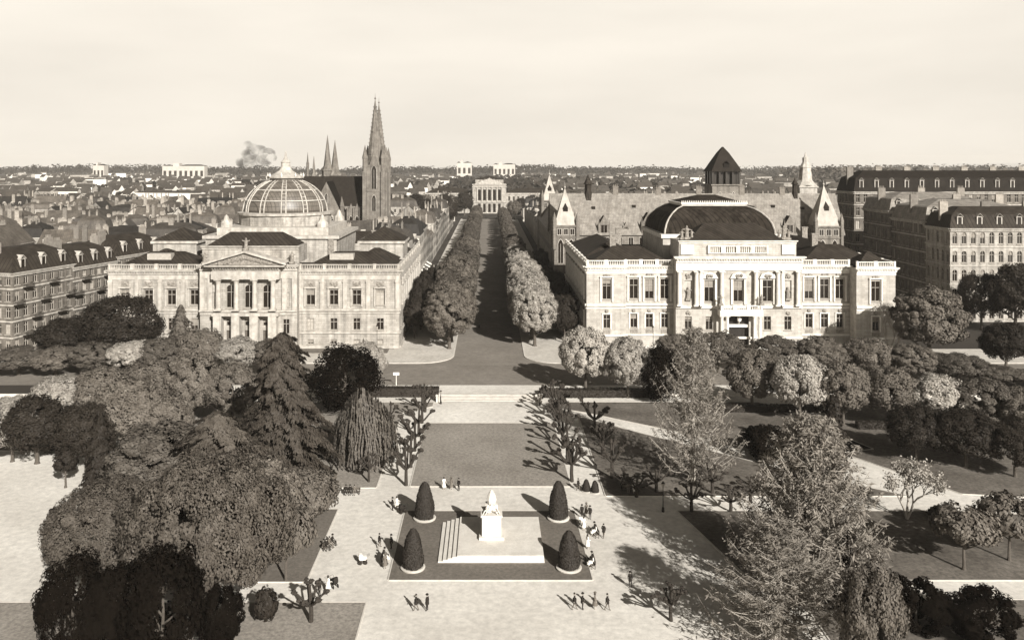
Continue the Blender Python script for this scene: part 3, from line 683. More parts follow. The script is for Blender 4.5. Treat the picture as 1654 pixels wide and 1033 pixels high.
def gtower(x, y, w_, zb, za, nm='corner_tower', spire=M_spire, fin=2.0):
    b = MB(); b.box(x-w_/2,x+w_/2,y-w_/2,y+w_/2,0,zb); b.box(x-w_/2-.35,x+w_/2+.35,y-w_/2-.35,y+w_/2+.35,zb-4.2,zb-3.8); b.box(x-w_/2-.45,x+w_/2+.45,y-w_/2-.45,y+w_/2+.45,zb-.6,zb)
    for sx in (-1,1):
        for sy in (-1,1): b.lathe(x+sx*w_/2,y+sy*w_/2,[(.7,zb-8),(.75,zb),(.8,zb+1.6),(.05,zb+4.4)],6)
    t = b.build(nm, M_gw, po)
    b = MB(); pyr(b, x-w_/2+.3,x+w_/2-.3,y-w_/2+.3,y+w_/2-.3,zb,za,ov=.2); b.tube((x,y,za-.6),(x,y,za+fin),.16,.04,5); b.lathe(x,y,[(.1,za-.2),(.4,za+.2),(.1,za+.6)],6); b.build('spire', spire, t)
    b = MB(); k = .45; b.box(x-.8,x+.8,y-w_/2*.62,y-w_/2*.25,zb+(za-zb)*.3,zb+(za-zb)*.45); pyr(b,x-.8,x+.8,y-w_/2*.62,y-w_/2*.2,zb+(za-zb)*.45,zb+(za-zb)*.6,ov=.1); b.build('spire_dormer', M_slate, t)
    for fm, sg in ((xf(x,y-w_/2,(1,0),(0,-1)),1),(xf(x-w_/2,y,(0,-1),(-1,0)),1)):
        for q in (-.23,.23): lancet(t, fm, q*w_, zb-12.5, w_*.24, 8.0)
        for q in (-.28,0,.28): win_at(t, fm, q*w_, zb-3.1, w_*.16, 1.9)
    return t
gtower(3.4, 0.5, 7.6, 25.3, 37.5)
gtower(90.5, 1.5, 8.6, 25.0, 38.5, fin=1.6)
gtower(4.0, 84, 6.5, 30, 41.0)
for (x, y, z0, z1, r_) in ((12.5,12,35,42,1.5),(84.5,12,35,41,1.2)):
    b = MB(); b.lathe(x,y,[(r_*1.3,z0-3),(r_*.7,z0+1.6),(r_*.75,z0+2.2),(r_*.75,z0+3.4),(r_*1.1,z0+3.5),(r_*.25,z1-1),(.03,z1)],6); b.build('fleche', M_zinc, po)
# main tower
MTX = Matrix.Translation((-9.5,0,0))
tw = MB(MTX); tw.box(70.4,81.1,32,43.5,0,37.5); tw.box(70,81.5,31.6,43.9,33.4,33.8); tw.box(69.9,81.6,31.5,44,37.5,38.0)
tt = tw.build('main_tower', M_gw, po)
tw = MB(MTX)
for sx in (70.5,72.9,75.4,77.8,80.2):
    for sy in (32.2,42.6): tw.box(sx,sx+.7,sy,sy+.8,38.0,42.7)
for sy in (35.5,39): tw.box(70.5,71.2,sy,sy+.8,38,42.7); tw.box(80.2,80.9,sy,sy+.8,38,42.7)
tw.box(71.6,79.8,33.5,42,38.01,42.7); tw.build('belfry_gallery', M_hwin, tt)
tw = MB(MTX); tw.sqlathe(70.0,81.5,31.6,43.9,[(0,42.7),(1.1,44.8),(3.9,49.7),(5.6,52.0)]); r_ = tw.build('tower_roof', M_slate, tt)
for x in (75.8,): 
    b = MB(MTX); b.box(x-1.0,x+1.0,32.3,35,44.2,45.6); b.gable(x-1.0,x+1.0,32.2,35,45.6,46.5,axis='y',ov=.1,th=.1); b.build('roof_dormer', M_slate, r_)
for q in (-2.5,2.5): lancet(tt, xf(66.25,32,(1,0),(0,-1)), q, 30, 1.6, 5.2)
# light pinnacle tower right of the roof
b = MB(); b.box(103.5,110.5,60,67,0,37); b.box(103.1,110.9,59.6,67.4,36,36.6); st = b.build('stair_tower', M_trim, po)
b = MB(); b.lathe(107,63.5,[(4.4,37),(2.8,39),(2.2,44.0),(2.4,44.2),(1.2,46.4),(1.3,48),(.5,48.6),(.05,50.5)],8); b.build('lantern_spire', M_trim, st)
# ---------------------------------------------------------------- twin-spired church
HX, HY = xat(606, 430), 430.0
ch = thing('church', 'gothic church with two needle spires seen nearly in line, rose window gable', 'church', (HX, HY, TZ))
M_ch = mat('dark_gothic_stone', .27, .12, .4, kind='brick', bw=1.2, bh=.6, mortar=.04, streak=.4, bump=.4)
def ctower(x, y, hz):
    k = 4.6; b = MB(); b.box(x-k,x+k,y-k,y+k,0,hz)
    for z in (hz*.42, hz*.72, hz): b.box(x-k-.3,x+k+.3,y-k-.3,y+k+.3,z-.6,z)
    for sx in (-1,1):
        for sy in (-1,1):
            b.box(x+sx*k-(1.1 if sx>0 else .9),x+sx*k+(.9 if sx>0 else 1.1),y+sy*k-1,y+sy*k+1,0,hz-3)
            b.lathe(x+sx*(k-.2),y+sy*(k-.2),[(1.25,hz-3),(1.2,hz+5),(1.45,hz+3.2),(.05,hz+10)],6)
    t = b.build('church_tower', M_ch, ch)
    b = MB(); prof_ = [(4.3,hz),(3.9,hz+2),(3.7,hz+5)] + [(3.7*(1-i/14)+.12, hz+5+i*1.98) for i in range(1,15)]
    b.lathe(x,y,prof_,8,a0=math.pi/8)
    for i in range(1,13):
        r_ = 3.7*(1-i/14)+.12; z = hz+5+i*1.98
        for q in range(8):
            a = math.pi/8+q*math.pi/4; b.lathe(x+(r_+.1)*math.cos(a),y+(r_+.1)*math.sin(a),[(.05,z-.3),(.28,z),(.05,z+.4)],4)
    b.lathe(x,y,[(.1,hz+32.4),(.5,hz+33),(.1,hz+33.6),(.05,hz+35.5)],6)
    b.build('spire', M_ch, t)
    for Mx in (xf(x,y-k,(1,0),(0,-1)), xf(x-k,y,(0,-1),(-1,0)), xf(x+k,y,(0,1),(1,0))):
        lancet(t, Mx, 0, hz*.74, 2.6, hz*.26*1.0); lancet(t, Mx, 0, hz*.5, 2.0, 8)
    # open gablet over each belfry face
    for Mx in (xf(x,y-k,(1,0),(0,-1)), xf(x+k,y,(0,1),(1,0))):
        g_ = MB(Mx); g_.add([(-2.4,.2,hz-.4),(2.4,.2,hz-.4),(0,.2,hz+6.5),(-2.4,-.2,hz-.4),(2.4,-.2,hz-.4),(0,-.2,hz+6.5)],[(0,1,2),(3,5,4),(0,2,5,3),(1,4,5,2)]); g_.build('gablet', M_ch, t)
ctower(0,0,45); ctower(-.3,17,44.2)
b = MB(); b.box(-40,-4.7,1,16,0,25); b.box(-29,-15,-12,1,0,22.5)
b.add([(-29,-12,22.5),(-15,-12,22.5),(-22,-12,37)],[(0,1,2)]); b.add([(-29,-11.6,22.5),(-15,-11.6,22.5),(-22,-11.6,37)],[(0,2,1)])
for x in (-13.5,-10.5,-7.4): b.box(x-.45,x+.45,-1.3,1,0,24)
for x in (-29.5,-14.5): b.lathe(x,-12,[(1.1,0),(1.0,25),(1.2,25.2),(.05,30)],6)
b.build('wall', M_ch, ch)
for x in (-12,-9,-6): 
    b = MB(); b.box(x-1.3,x+1.3,-.2,.9,17,22); b.add([(x-1.4,-.3,22),(x+1.4,-.3,22),(x,-.3,26),(x-1.4,.9,22),(x+1.4,.9,22),(x,.9,26)],[(0,1,2),(3,5,4),(0,2,5,3),(1,4,5,2)]); b.build('aisle_gable', M_ch, ch)
    lancet(ch, xf(x,-.25,(1,0),(0,-1)), 0, 8, 1.7, 12)
b = MB(); b.gable(-41,-4.7,1,16,25,39,ov=.2,th=.3); b.build('nave_roof', M_slate, ch)
b = MB(); b.gable(-29,-15,-11.5,9,22.5,36.8,axis='y',ov=.2,th=.3); b.build('transept_roof', M_slate, ch)
b = MB(xf(-22,-12,(1,0),(0,-1))); b.M = b.M @ Matrix(((1,0,0,0),(0,0,1,0.05),(0,1,0,18),(0,0,0,1)))
b.lathe(0,0,[(4.2,0),(4.2,.25),(3.5,.25),(3.5,0)],20,False); rz = b.build('rose_window', M_trim, ch)
b = MB(xf(-22,-12,(1,0),(0,-1))); b.M = b.M @ Matrix(((1,0,0,0),(0,0,1,0.05),(0,1,0,18),(0,0,0,1)))
b.lathe(0,0,[(3.5,0),(3.5,.08)],20,True); b.build('glass', M_glass, rz)
for q in range(8):
    b = MB(); a = q*math.pi/8; b.tube((-22-3.4*math.cos(a),-12.25,18-3.4*math.sin(a)),(-22+3.4*math.cos(a),-12.25,18+3.4*math.sin(a)),.16,.16,4); b.build('tracery_bar', M_trim, rz)
lancet(ch, xf(-22,-12,(1,0),(0,-1)), 0, 26.5, 1.4, 5)
# crossing spires further left
for (px, py, r_) in ((529,218,2.0),(541,226,2.2),(507,252,.9),(497,246,.5)):
    YY = 452.0; xx = xat(px,YY)-HX; za = zat(py,YY)-TZ
    b = MB(); b.lathe(xx,YY-HY,[(r_*1.5,20),(r_*1.5,za-19*min(1,r_/1.6)),(r_*1.7,za-18.6*min(1,r_/1.6)),(r_,za-16*min(1,r_/1.6)),(.06,za)],6); b.build('small_spire', M_ch, ch)
# ---------------------------------------------------------------- university palace closing the avenue
UY = 800.0; ux = xat(790.5, UY)
un = thing('university_palace', 'pale domed palace with two storeys of arches closing the far end of the avenue', 'palace', (ux, UY, TZ))
wl = MB(); Mu = xf(-15.5,0,(1,0),(0,-1)); hol = []
for i in range(5):
    u = 6.3+4.6*i
    hol += [(u-1.2,u+1.2,1,9.0),(u-1.3,u+1.3,12,22)]
wl.M = Mu; wall_holes(wl,0,31,0,27,hol,1.5); wl.M = None
wl.box(-15.45,15.45,1.5,30,0,27); wl.box(-13,13,2,26,27,31); 
for s_ in (-1,1): wl.box(s_*15.5 if s_>0 else -60, 60 if s_>0 else -15.5, 6, 26, 0, 18.5)
wl.build('wall', M_stone, un)
tr = MB(Mu)
for z in (0,10.2,24.2,26.2): tr.box(-.4,31.4,.003,.7,z,z+.9)
tr.add([(1.5,.8,27.1),(29.5,.8,27.1),(15.5,.8,32.5),(1.5,-2,27.1),(29.5,-2,27.1),(15.5,-2,32.5)],[(0,1,2),(3,5,4),(0,2,5,3),(1,4,5,2)])
tr.M = None; tr.box(-60,-15.6,5.4,5.99,17.5,18.6); tr.box(15.6,60,5.4,5.99,17.5,18.6); tr.build('cornice', M_trim, un)
for i in range(6): column(un, Mu, 4+4.6*i, .55, 11.15, 24.18, .55, mt=M_trim)
for i in range(5):
    for z0, z1, w_ in ((1,9,1.2),(12,22,1.3)):
        u = 6.3+4.6*i; b = MB(Mu); b.add([(u-w_,-1.2,z0),(u+w_,-1.2,z0),(u+w_,-1.2,z1),(u-w_,-1.2,z1)],[(0,1,2,3)]); b.build('arch_window', M_glass, un)
for s_ in (-1,1):
    for i in range(10):
        for z in (4,11.5): win_at(un, xf(0,6,(1,0),(0,-1)), s_*(18.5+i*4.2), z, 1.7, 4, light=False)
rf = MB(); rf.hip(-60,-15.6,6.5,25.5,18.6,23,ov=0); rf.hip(15.6,60,6.5,25.5,18.6,23,ov=0); rf.hip(-13.2,13.2,2,26,31,34.5,ov=0); rf.build('roof', M_zinc, un)
for i in range(7): roof_statue(un, Mu, 3+i*4.2, .2, 27.2+ (3.5-abs(i-3)*1.1), 2.6, i+60)

# ================================================================== HOUSES
def house_mesh(w_, d, h, rh, style, seed, win='dark'):
    """wall mesh (plaster, windows, string courses), roof mesh, chimney mesh list"""
    r_ = random.Random(seed); x0, x1, y0, y1 = -w_/2, w_/2, -d/2, d/2
    W = MB(); W.box(x0,x1,y0,y1,0,h)
    if style == 'x': W.add([(x0,y0,h),(x0,y1,h),(x0,0,h+rh),(x1,y0,h),(x1,y1,h),(x1,0,h+rh)],[(0,2,1),(3,4,5)])
    if style == 'y': W.add([(x0,y0,h),(x1,y0,h),(0,y0,h+rh),(x0,y1,h),(x1,y1,h),(0,y1,h+rh)],[(0,1,2),(3,5,4)])
    nf = max(2, int(h/3.6)); fh = h/nf
    W.cur = 2
    for k in range(1, nf, 2): W.box(x0-.12,x1+.12,y0-.12,y1+.12,k*fh-.1,k*fh+.12)
    W.box(x0-.35,x1+.35,y0-.35,y1+.35,h-.45,h-.02)
    W.cur = 1
    for (Mx, L) in ((xf(0,y0,(1,0),(0,-1)),w_),(xf(x1,0,(0,1),(1,0)),d),(xf(x0,0,(0,-1),(-1,0)),d)):
        n = max(2,int(L/2.9)); 
        if L == d and r_.random() < .35: continue
        old = W.M; W.M = Mx
        for i in range(n):
            u = -L/2+(i+.5)*L/n
            for k in range(nf): 
                if r_.random() < .94: W.add([(u-.55,.03,k*fh+1.0),(u+.55,.03,k*fh+1.0),(u+.55,.03,k*fh+2.9),(u-.55,.03,k*fh+2.9)],[(0,1,2,3)])
        W.M = old
    R_ = MB()
    if style == 'x': R_.gable(x0,x1,y0,y1,h,h+rh,ov=.45,axis='x')
    elif style == 'y': R_.gable(x0,x1,y0,y1,h,h+rh,ov=.45,axis='y')
    elif style == 'm': R_.sqlathe(x0-.4,x1+.4,y0-.4,y1+.4,[(0,h),(1.3,h+rh*.65),(2.0,h+rh*.72),(min(w_,d)*.42,h+rh)])
    else: R_.hip(x0,x1,y0,y1,h,h+rh,ov=.45)
    ch_ = []
    for i in range(r_.choice((2,2,3,4))):
        cx = r_.uniform(x0+1,x1-1) if style != 'x' else r_.choice((x0+.8,x1-.8,r_.uniform(x0+2,x1-2))); cy = r_.uniform(y0+1.5,y1-1.5)
        c = MB(); c.box(cx-.9,cx+.9,cy-.35,cy+.35,h,h+rh+1.1); c.box(cx-1.0,cx+1.0,cy-.45,cy+.45,h+rh+1.1,h+rh+1.3)
        for q in (-.6,-.1,.4): c.lathe(cx+q,cy,[(.16,h+rh+1.3),(.13,h+rh+1.9)],5)
        ch_.append(c)
    dm_ = []
    if style in ('x','m') :
        for i in range(int(w_/4.2)):
            u = x0+(i+.5)*w_/int(w_/4.2); zz = h+rh*.12; yy = y0+d/2*.1+ (.5 if style=='x' else .3)
            c = MB(); c.box(u-.75,u+.75,yy,yy+2.6,zz,zz+1.7); c.add([(u-.95,yy-.15,zz+1.7),(u+.95,yy-.15,zz+1.7),(u,yy-.15,zz+2.4),(u-.95,yy+3,zz+1.7),(u+.95,yy+3,zz+1.7),(u,yy+3,zz+2.4)],[(0,1,2),(3,5,4),(0,2,5,3),(1,4,5,2)])
            c.cur = 1; c.add([(u-.5,yy-.03,zz+.35),(u+.5,yy-.03,zz+.35),(u+.5,yy-.03,zz+1.5),(u-.5,yy-.03,zz+1.5)],[(0,1,2,3)]); dm_.append(c)
    return W, R_, ch_, dm_
M_chim = mat('chimney_brick', .28, .14, 1.2, rand=.4)
M_dorm = mat('dormer_paint', .42, .3, 1)
def make_house(w_, d, h, rh, style, seed):
    root = empty('house'); W, R_, C_, D_ = house_mesh(w_, d, h, rh, style, seed)
    W.build('wall', [M_hwall, M_hwin, M_trim], root); rf_ = R_.build('roof', M_htile, root)
    for c in C_: c.build('chimney', M_chim, rf_)
    for c in D_: c.build('dormer', [M_dorm, M_hwin], rf_)
    return root
protos = []
for i, a in enumerate([(17,13,14,6.5,'x'),(14,12,15,6,'x'),(20,13,16,5.5,'m'),(13,15,13,7,'y'),(18,12,12,7,'x'),(15,14,17,4.5,'h'),(22,12,15,6,'x'),(12,16,14,6.5,'y'),(16,13,16,6,'m'),(24,13,13,7.5,'x')]):
    protos.append((make_house(*a, seed=i), a))
ORD = ['first','second','third','fourth','fifth','sixth','seventh','eighth','ninth','tenth','eleventh','twelfth','thirteenth','fourteenth','fifteenth','sixteenth','seventeenth','eighteenth','nineteenth','twentieth'] 
def ordn(i): return ORD[i] if i < len(ORD) else ('twenty-'+ORD[i-20] if i < 29 else ('thirtieth' if i == 29 else 'thirty-'+ORD[i-30]))
used = set()
STY = {'x':'gabled','m':'mansard','y':'gable-fronted','h':'hip-roofed'}
houses = []
def place_house(k, x, y, rz, sc_, row, z=TZ):
    p, a = protos[k]
    if k not in used: used.add(k); o = p; o.location = (x,y,z); o.rotation_euler = (0,0,rz); o.scale = sc_; tree_of(p)
    else: o = dup(p, (x,y,z), rz, sc_)
    o['category'] = 'house'; o['group'] = 'houses of the town'
    houses.append((o, row, x, y, a)); return o
for p, a in protos: tree_of(p)
def blocked(x, y):
    if -97 < x < -20 and y < 292: return True
    if -26 < x < 26: return True
    if 18 < x < 126 and y < 400: return True
    if abs(x-(HX-20)) < 36 and abs(y-(HY+8)) < 34: return True
    if -40 < x < -20 and y < 690: return True
    if x > 22 and x < 44 and y < 690: return True
    if 100 < x < 240 and y < 352: return True
    if x < -95 and y < 285 and x > -140: return True
    return abs(x-ux) < 85 and y > 740
r_ = random.Random(5)
row = 0; Yr = 268.0; cnt = 0
while Yr < 1500 and cnt < 292:
    xl, xr = xat(-25, Yr), xat(1680, Yr); x = xl
    turned = (row % 4 == 3)
    while x < xr and cnt < 292:
        k = r_.randrange(10); w_ = protos[k][1][0]; s_ = r_.uniform(.85,1.12)
        if turned: wd = protos[k][1][1]*s_
        else: wd = w_*s_
        xc = x+wd/2
        if not blocked(xc, Yr):
            place_house(k, xc, Yr+r_.uniform(-3,3), (math.pi/2 if turned else 0)+r_.choice((0,math.pi))*0+r_.uniform(-.12,.12)+ (0.22 if xc < 0 else -.1)*((row//3) % 2), (s_, s_*r_.uniform(.9,1.1), r_.uniform(.8,1.12)), row); cnt += 1
        x += wd + (r_.uniform(0,1.5) if r_.random() < .75 else r_.uniform(5,14))
    Yr *= 1.0; Yr += 31 + row*1.6; row += 1
# avenue houses (left, fronts to the avenue) and beyond the post office
av = []
for i in range(17):
    y = 300+i*21.0; k = (2,6,8,5,0,9)[i % 6]; a = protos[k][1]
    o = place_house(k, -32.5, y, math.pi/2, (20.5/a[0], 11.5/a[1], r_.uniform(.95,1.15)), -1); av.append(o)
    o['label'] = '%s tall pale apartment house from the library, fronting the left side of the avenue' % ordn(i)
    o['category'] = 'apartment house'; o['group'] = 'houses along the avenue'
for i in range(12):
    y = 410+i*22.0; k = (6,2,0,8,9)[i % 5]; a = protos[k][1]
    o = place_house(k, 33, y, -math.pi/2, (21/a[0], 12/a[1], r_.uniform(.9,1.05)), -1)
    o['label'] = '%s house beyond the gothic building, on the right side of the avenue' % ordn(i); o['group'] = 'houses along the avenue'
rows = {}
for h in houses:
    if h[1] >= 0: rows.setdefault((h[1], 'left' if h[2] < 0 else 'right'), []).append(h)
for (rw, side), L in rows.items():
    L.sort(key=lambda h: h[2])
    for i, h in enumerate(L):
        h[0]['label'] = '%s %s house from the left, %s row of roofs %s of the avenue' % (ordn(i), STY[h[4][4]], ordn(rw), side)
# awnings on the avenue houses
for i in range(9):
    b = MB(); y = 293+i*9.5; b.add([(-26.7,y,4.4),(-26.7,y+4,4.4),(-24.6,y+4,3.2),(-24.6,y,3.2),(-26.7,y,4.3),(-26.7,y+4,4.3),(-24.6,y+4,3.1),(-24.6,y,3.1)],[(0,1,2,3),(7,6,5,4),(3,2,6,7),(0,3,7,4),(1,5,6,2)])
    tag(b.build('shop_awning', M_cl), '%s white shop awning from the library on the left side of the avenue' % ordn(i), 'awning', 'awnings along the avenue')
# far town: beyond the individual houses, one mass
ft = MB(); r_ = random.Random(9)
for i in range(1500):
    Y = 560*math.exp(r_.random()*1.75); 
    X = r_.uniform(xat(-25,Y), xat(1680,Y))
    if Y < Yr+10 or blocked(X, Y): continue
    w_, d, h = r_.uniform(9,22), r_.uniform(9,16), r_.uniform(8,15); rh = r_.uniform(3,7)
    if r_.random() < .04: w_ *= 3; h *= 1.3; rh = .8
    a = r_.uniform(-.5,.5); ft.M = Matrix.Translation((X,Y,TZ)) @ Matrix.Rotation(a,4,'Z')
    ft.cur = r_.choice((0,0,1)); ft.box(-w_/2,w_/2,-d/2,d/2,0,h)
    ft.add([(-w_/2,-d/2,h),(-w_/2,d/2,h),(-w_/2,0,h+rh-.1),(w_/2,-d/2,h),(w_/2,d/2,h),(w_/2,0,h+rh-.1)],[(0,2,1),(3,4,5)])
    ft.cur = r_.choice((2,2,3)); ft.gable(-w_/2,w_/2,-d/2,d/2,h,h+rh,ov=.3)
tag(ft.build('distant_houses', [M_hwall, mat('far_white_wall', .7,.5,.1), M_htile, mat('far_dark_roof', .06,.03,.1)]), 'hazy mass of small distant roofs below the horizon', 'houses', kind='stuff')
# ---------------------------------------------------------------- apartment terrace at the far left
def apartment(name, label, cat, x, y, rz, w_, d, h, rh, nb, nf, mw=M_stone, balc=True, roof=M_zinc, seed=0, group=None, arched=False, sides=(True,True)):
    r_ = random.Random(seed); t = thing(name, label, cat, (x,y,TZ), rz, group)
    wl = MB(); tr = MB(); fh = h/nf
    for si, (Mx, L) in enumerate(((xf(0,0,(1,0),(0,-1)), w_), (xf(w_,0,(0,1),(1,0)), d), (xf(0,d,(0,-1),(-1,0)), d))):
        if si and not sides[si-1]:
            wl.M = Mx; wl.add([(0,0,0),(L,0,0),(L,0,h),(0,0,h)],[(0,1,2,3)]); wl.M = None; continue
        n = max(2, int(round(nb*L/w_))); hol = []
        for i in range(n):
            u = (i+.5)*L/n
            for k in range(nf):
                z = k*fh+.9; hh = fh*.62; hol.append((u-.7,u+.7,z,z+hh)); window(t, Mx, u-.7,u+.7,z,z+hh,th=.3,light=r_.random()<.12,arch=arched)
        wl.M = Mx; wall_holes(wl,0,L,0,h,hol,.3); wl.M = None
        tr.M = Mx
        for k in range(1,nf): tr.box(-.1,L+.1,.003,.25,k*fh-.15,k*fh+.2)
        cornice(tr, -.1, L+.1, h-.9, .9, .8)
        tr.M = None
        if balc and si == 0:
            for k in range(1,nf):
                for i in range(n):
                    if (i+k*2) % 3 == 0:
                        u = (i+.5)*L/n; b = MB(Mx); b.box(u-1.3,u+1.3,.26,1.3,k*fh-.1,k*fh+.12)
                        for q in range(9): b.box(u-1.28+q*.32,u-1.22+q*.32,1.2,1.26,k*fh+.12,k*fh+1.1)
                        b.box(u-1.3,u+1.3,1.18,1.28,k*fh+1.1,k*fh+1.18); b.box(u-1.3,u-1.22,.26,1.18,k*fh+1.1,k*fh+1.18); b.box(u+1.22,u+1.3,.26,1.18,k*fh+1.1,k*fh+1.18); b.build('balcony', M_iron, t)
    wl.add([(0,d,0),(w_,d,0),(w_,d,h),(0,d,h)],[(0,3,2,1)])
    wl.build('wall', mw, t); tr.build('cornice', M_trim, t)
    rf = MB(); rf.sqlathe(-.3,w_+.3,-.3,d+.3,[(0,h),(1.3,h+rh*.65),(1.9,h+rh*.7),(min(w_,d)*.4,h+rh)]); ro = rf.build('roof', roof, t)
    nd = max(2,nb//2)
    for i in range(nd):
        u = (i+.5)*w_/nd; b = MB(); b.box(u-.8,u+.8,.1,2.6,h+.3,h+rh*.5+.4); b.gable(u-.8,u+.8,.0,3,h+rh*.5+.4,h+rh*.5+1.2,axis='y',ov=.15,th=.1)
        b.build('dormer', M_trim, ro); 
        b = MB(); b.box(u-.5,u+.5,.05,.09,h+.7,h+rh*.5+.2); b.build('dormer_pane', M_glass, ro)
    for i in range(nd//2+1):
        u = 1.5+i*(w_-3)/max(1,nd//2); b = MB(); b.box(u-1.2,u+1.2,d*.45,d*.45+.8,h,h+rh+1.4)
        for q in (-.8,-.3,.2,.7): b.lathe(u+q,d*.45+.4,[(.16,h+rh+1.4),(.13,h+rh+2.1)],5)
        b.build('chimney', M_chim, ro)
    return t
ax, ay = xat(20,207), 207.0; dv = Vector((.256,.967)); rzL = math.atan2(dv.y, dv.x)
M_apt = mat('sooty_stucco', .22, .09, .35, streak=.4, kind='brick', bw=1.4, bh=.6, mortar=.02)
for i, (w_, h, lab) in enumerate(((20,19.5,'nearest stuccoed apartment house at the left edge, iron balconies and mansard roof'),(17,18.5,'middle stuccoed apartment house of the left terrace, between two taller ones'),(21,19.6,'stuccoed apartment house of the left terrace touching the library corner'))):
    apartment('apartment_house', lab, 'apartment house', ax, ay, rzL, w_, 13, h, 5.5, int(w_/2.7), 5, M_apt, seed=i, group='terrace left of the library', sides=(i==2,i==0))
    ax += dv.x*(w_+.1); ay += dv.y*(w_+.1)
# right background
apartment('corner_block', 'sunlit five-storey corner block with paired arched windows at the right edge', 'apartment block', 133, 250, 0, 40, 14, 27, 6, 15, 5, M_stone, balc=False, arched=True, seed=5, sides=(False,True))
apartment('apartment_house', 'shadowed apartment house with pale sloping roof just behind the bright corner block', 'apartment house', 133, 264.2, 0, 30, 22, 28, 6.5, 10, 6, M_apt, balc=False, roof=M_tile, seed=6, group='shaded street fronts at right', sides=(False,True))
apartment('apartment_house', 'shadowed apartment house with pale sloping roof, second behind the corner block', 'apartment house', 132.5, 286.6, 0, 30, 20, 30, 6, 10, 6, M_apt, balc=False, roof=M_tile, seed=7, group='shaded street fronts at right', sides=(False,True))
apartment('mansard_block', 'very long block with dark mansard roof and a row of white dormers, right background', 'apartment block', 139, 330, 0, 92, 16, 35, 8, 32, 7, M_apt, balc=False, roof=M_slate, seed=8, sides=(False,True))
# far white factories
def factory(px0, px1, pytop, Y, label, n):
    t = thing('factory', label, 'factory', (xat(px0,Y), Y, TZ)); w_ = xat(px1,Y)-xat(px0,Y); h = zat(pytop,Y)
    b = MB(); b.box(0,w_,0,25,0,h*.86); b.box(w_*.25,w_*.4,2,22,h*.86,h); b.build('wall', mat('factory_white', .5,.36,.1), t)
    for i in range(n):
        q = MB(); q.box(w_*(i+.25)/n,w_*(i+.75)/n,-.3,-.05,h*.3,h*.6); q.build('window', M_hwin, t)
    q = MB(); q.hip(0,w_*.24,0,25,h*.86,h*.93); q.hip(w_*.41,w_,0,25,h*.86,h*.93); q.build('roof', M_slate, t)
factory(262,330,264,2200,'long white factory on the horizon above the left rooftops',8)
factory(150,168,263,2200,'small white box-like factory on the horizon at far left',3)
factory(738,762,259,2600,'squat white factory on the horizon just left of the avenue end',3)
factory(797,832,262,2600,'long white factory on the horizon behind the university palace',5)
#@@PART3
# ================================================================== VEGETATION
def leafmesh(name, C, Nn, size, m, parent=None, aspect=1.6, T=None, jit=.35):
    """one mesh of many small leaf clumps: C centres, Nn normals, optional long axis T"""
    n = len(C); Nn = Nn/np.maximum(np.linalg.norm(Nn,axis=1,keepdims=True),1e-6)
    if T is None: T = NR.normal(size=(n,3))
    T = T - Nn*np.sum(T*Nn,axis=1,keepdims=True); T /= np.maximum(np.linalg.norm(T,axis=1,keepdims=True),1e-6)
    B = np.cross(Nn,T); s = size*(1+jit*NR.uniform(-1,1,size=(n,1)))
    a = T*s*.5*aspect; b = B*s*.5
    bend = Nn*s*.18
    V = np.stack([C-a, C-b*1.0+bend, C+a, C+b*1.0+bend],axis=1).reshape(-1,3)
    me = bpy.data.meshes.new(name); me.vertices.add(4*n); me.vertices.foreach_set('co', V.astype(np.float32).ravel())
    me.loops.add(4*n); me.loops.foreach_set('vertex_index', np.arange(4*n,dtype=np.int32))
    me.polygons.add(n); me.polygons.foreach_set('loop_start', np.arange(0,4*n,4,dtype=np.int32)); me.polygons.foreach_set('loop_total', np.full(n,4,dtype=np.int32))
    me.materials.append(m); me.update(calc_edges=True)
    o = bpy.data.objects.new(name, me); COL.objects.link(o)
    if parent is not None: o.parent = parent
    return o
def sph(n):
    v = NR.normal(size=(n,3)); return v/np.linalg.norm(v,axis=1,keepdims=True)
def clumps(K, rx, rz, cz, cr, per, low=-.75, hollow=.62, squash=1.0):
    """leaf centres and normals of K leafy clumps spread over an ellipsoid"""
    Cs = []; Ns = []
    k = 0
    while k < K:
        d = sph(1)[0]
        if d[2] < low: continue
        rr = hollow + (1-hollow)*NR.uniform()**.5
        c = np.array([d[0]*rx*rr, d[1]*rx*rr, cz+d[2]*rz*rr]); r = cr*NR.uniform(.65,1.3)
        u = sph(per); keep = (u@d) > -.35; u = u[keep]
        P = c + u*r*np.array([1,1,squash])*NR.uniform(.72,1.05,size=(len(u),1))
        Cs.append(P); Ns.append(u*.75 + d*.55 + NR.normal(size=u.shape)*.36 + np.array([0,0,.12])); k += 1
    return np.concatenate(Cs), np.concatenate(Ns)
def trunkmb(h, r0, r1, nb, zb, ln, seed, up=.8, lean=.02):
    r_ = random.Random(seed); b = MB()
    pts = [(lean*h*math.sin(i*1.3+seed)*i/4, lean*h*math.cos(i*1.7+seed)*i/4, h*i/5-.1) for i in range(6)]
    b.path([(0,0,-.1),(0,0,.25)], r0*1.5, r0*1.08, 8); b.path(pts, r0, r1, 8)
    for i in range(nb):
        a = i*2.4+r_.random(); z = zb+(h-zb)*(i+.3)/nb*.8; L = ln*r_.uniform(.7,1.1)
        k = min(4,int(z/h*5)); p0 = Vector(pts[k]).lerp(Vector(pts[k+1]), z/h*5-k)
        p1 = p0+Vector((math.cos(a)*L*.5, math.sin(a)*L*.5, L*up*.4)); p2 = p0+Vector((math.cos(a+.2)*L, math.sin(a+.2)*L, L*up))
        b.path([p0,p1,p2], r0*.42, r0*.12, 5)
    return b
def tree_proto(nm, cat): return tag(empty(nm), nm.replace('_',' '), cat)
TREES = {}
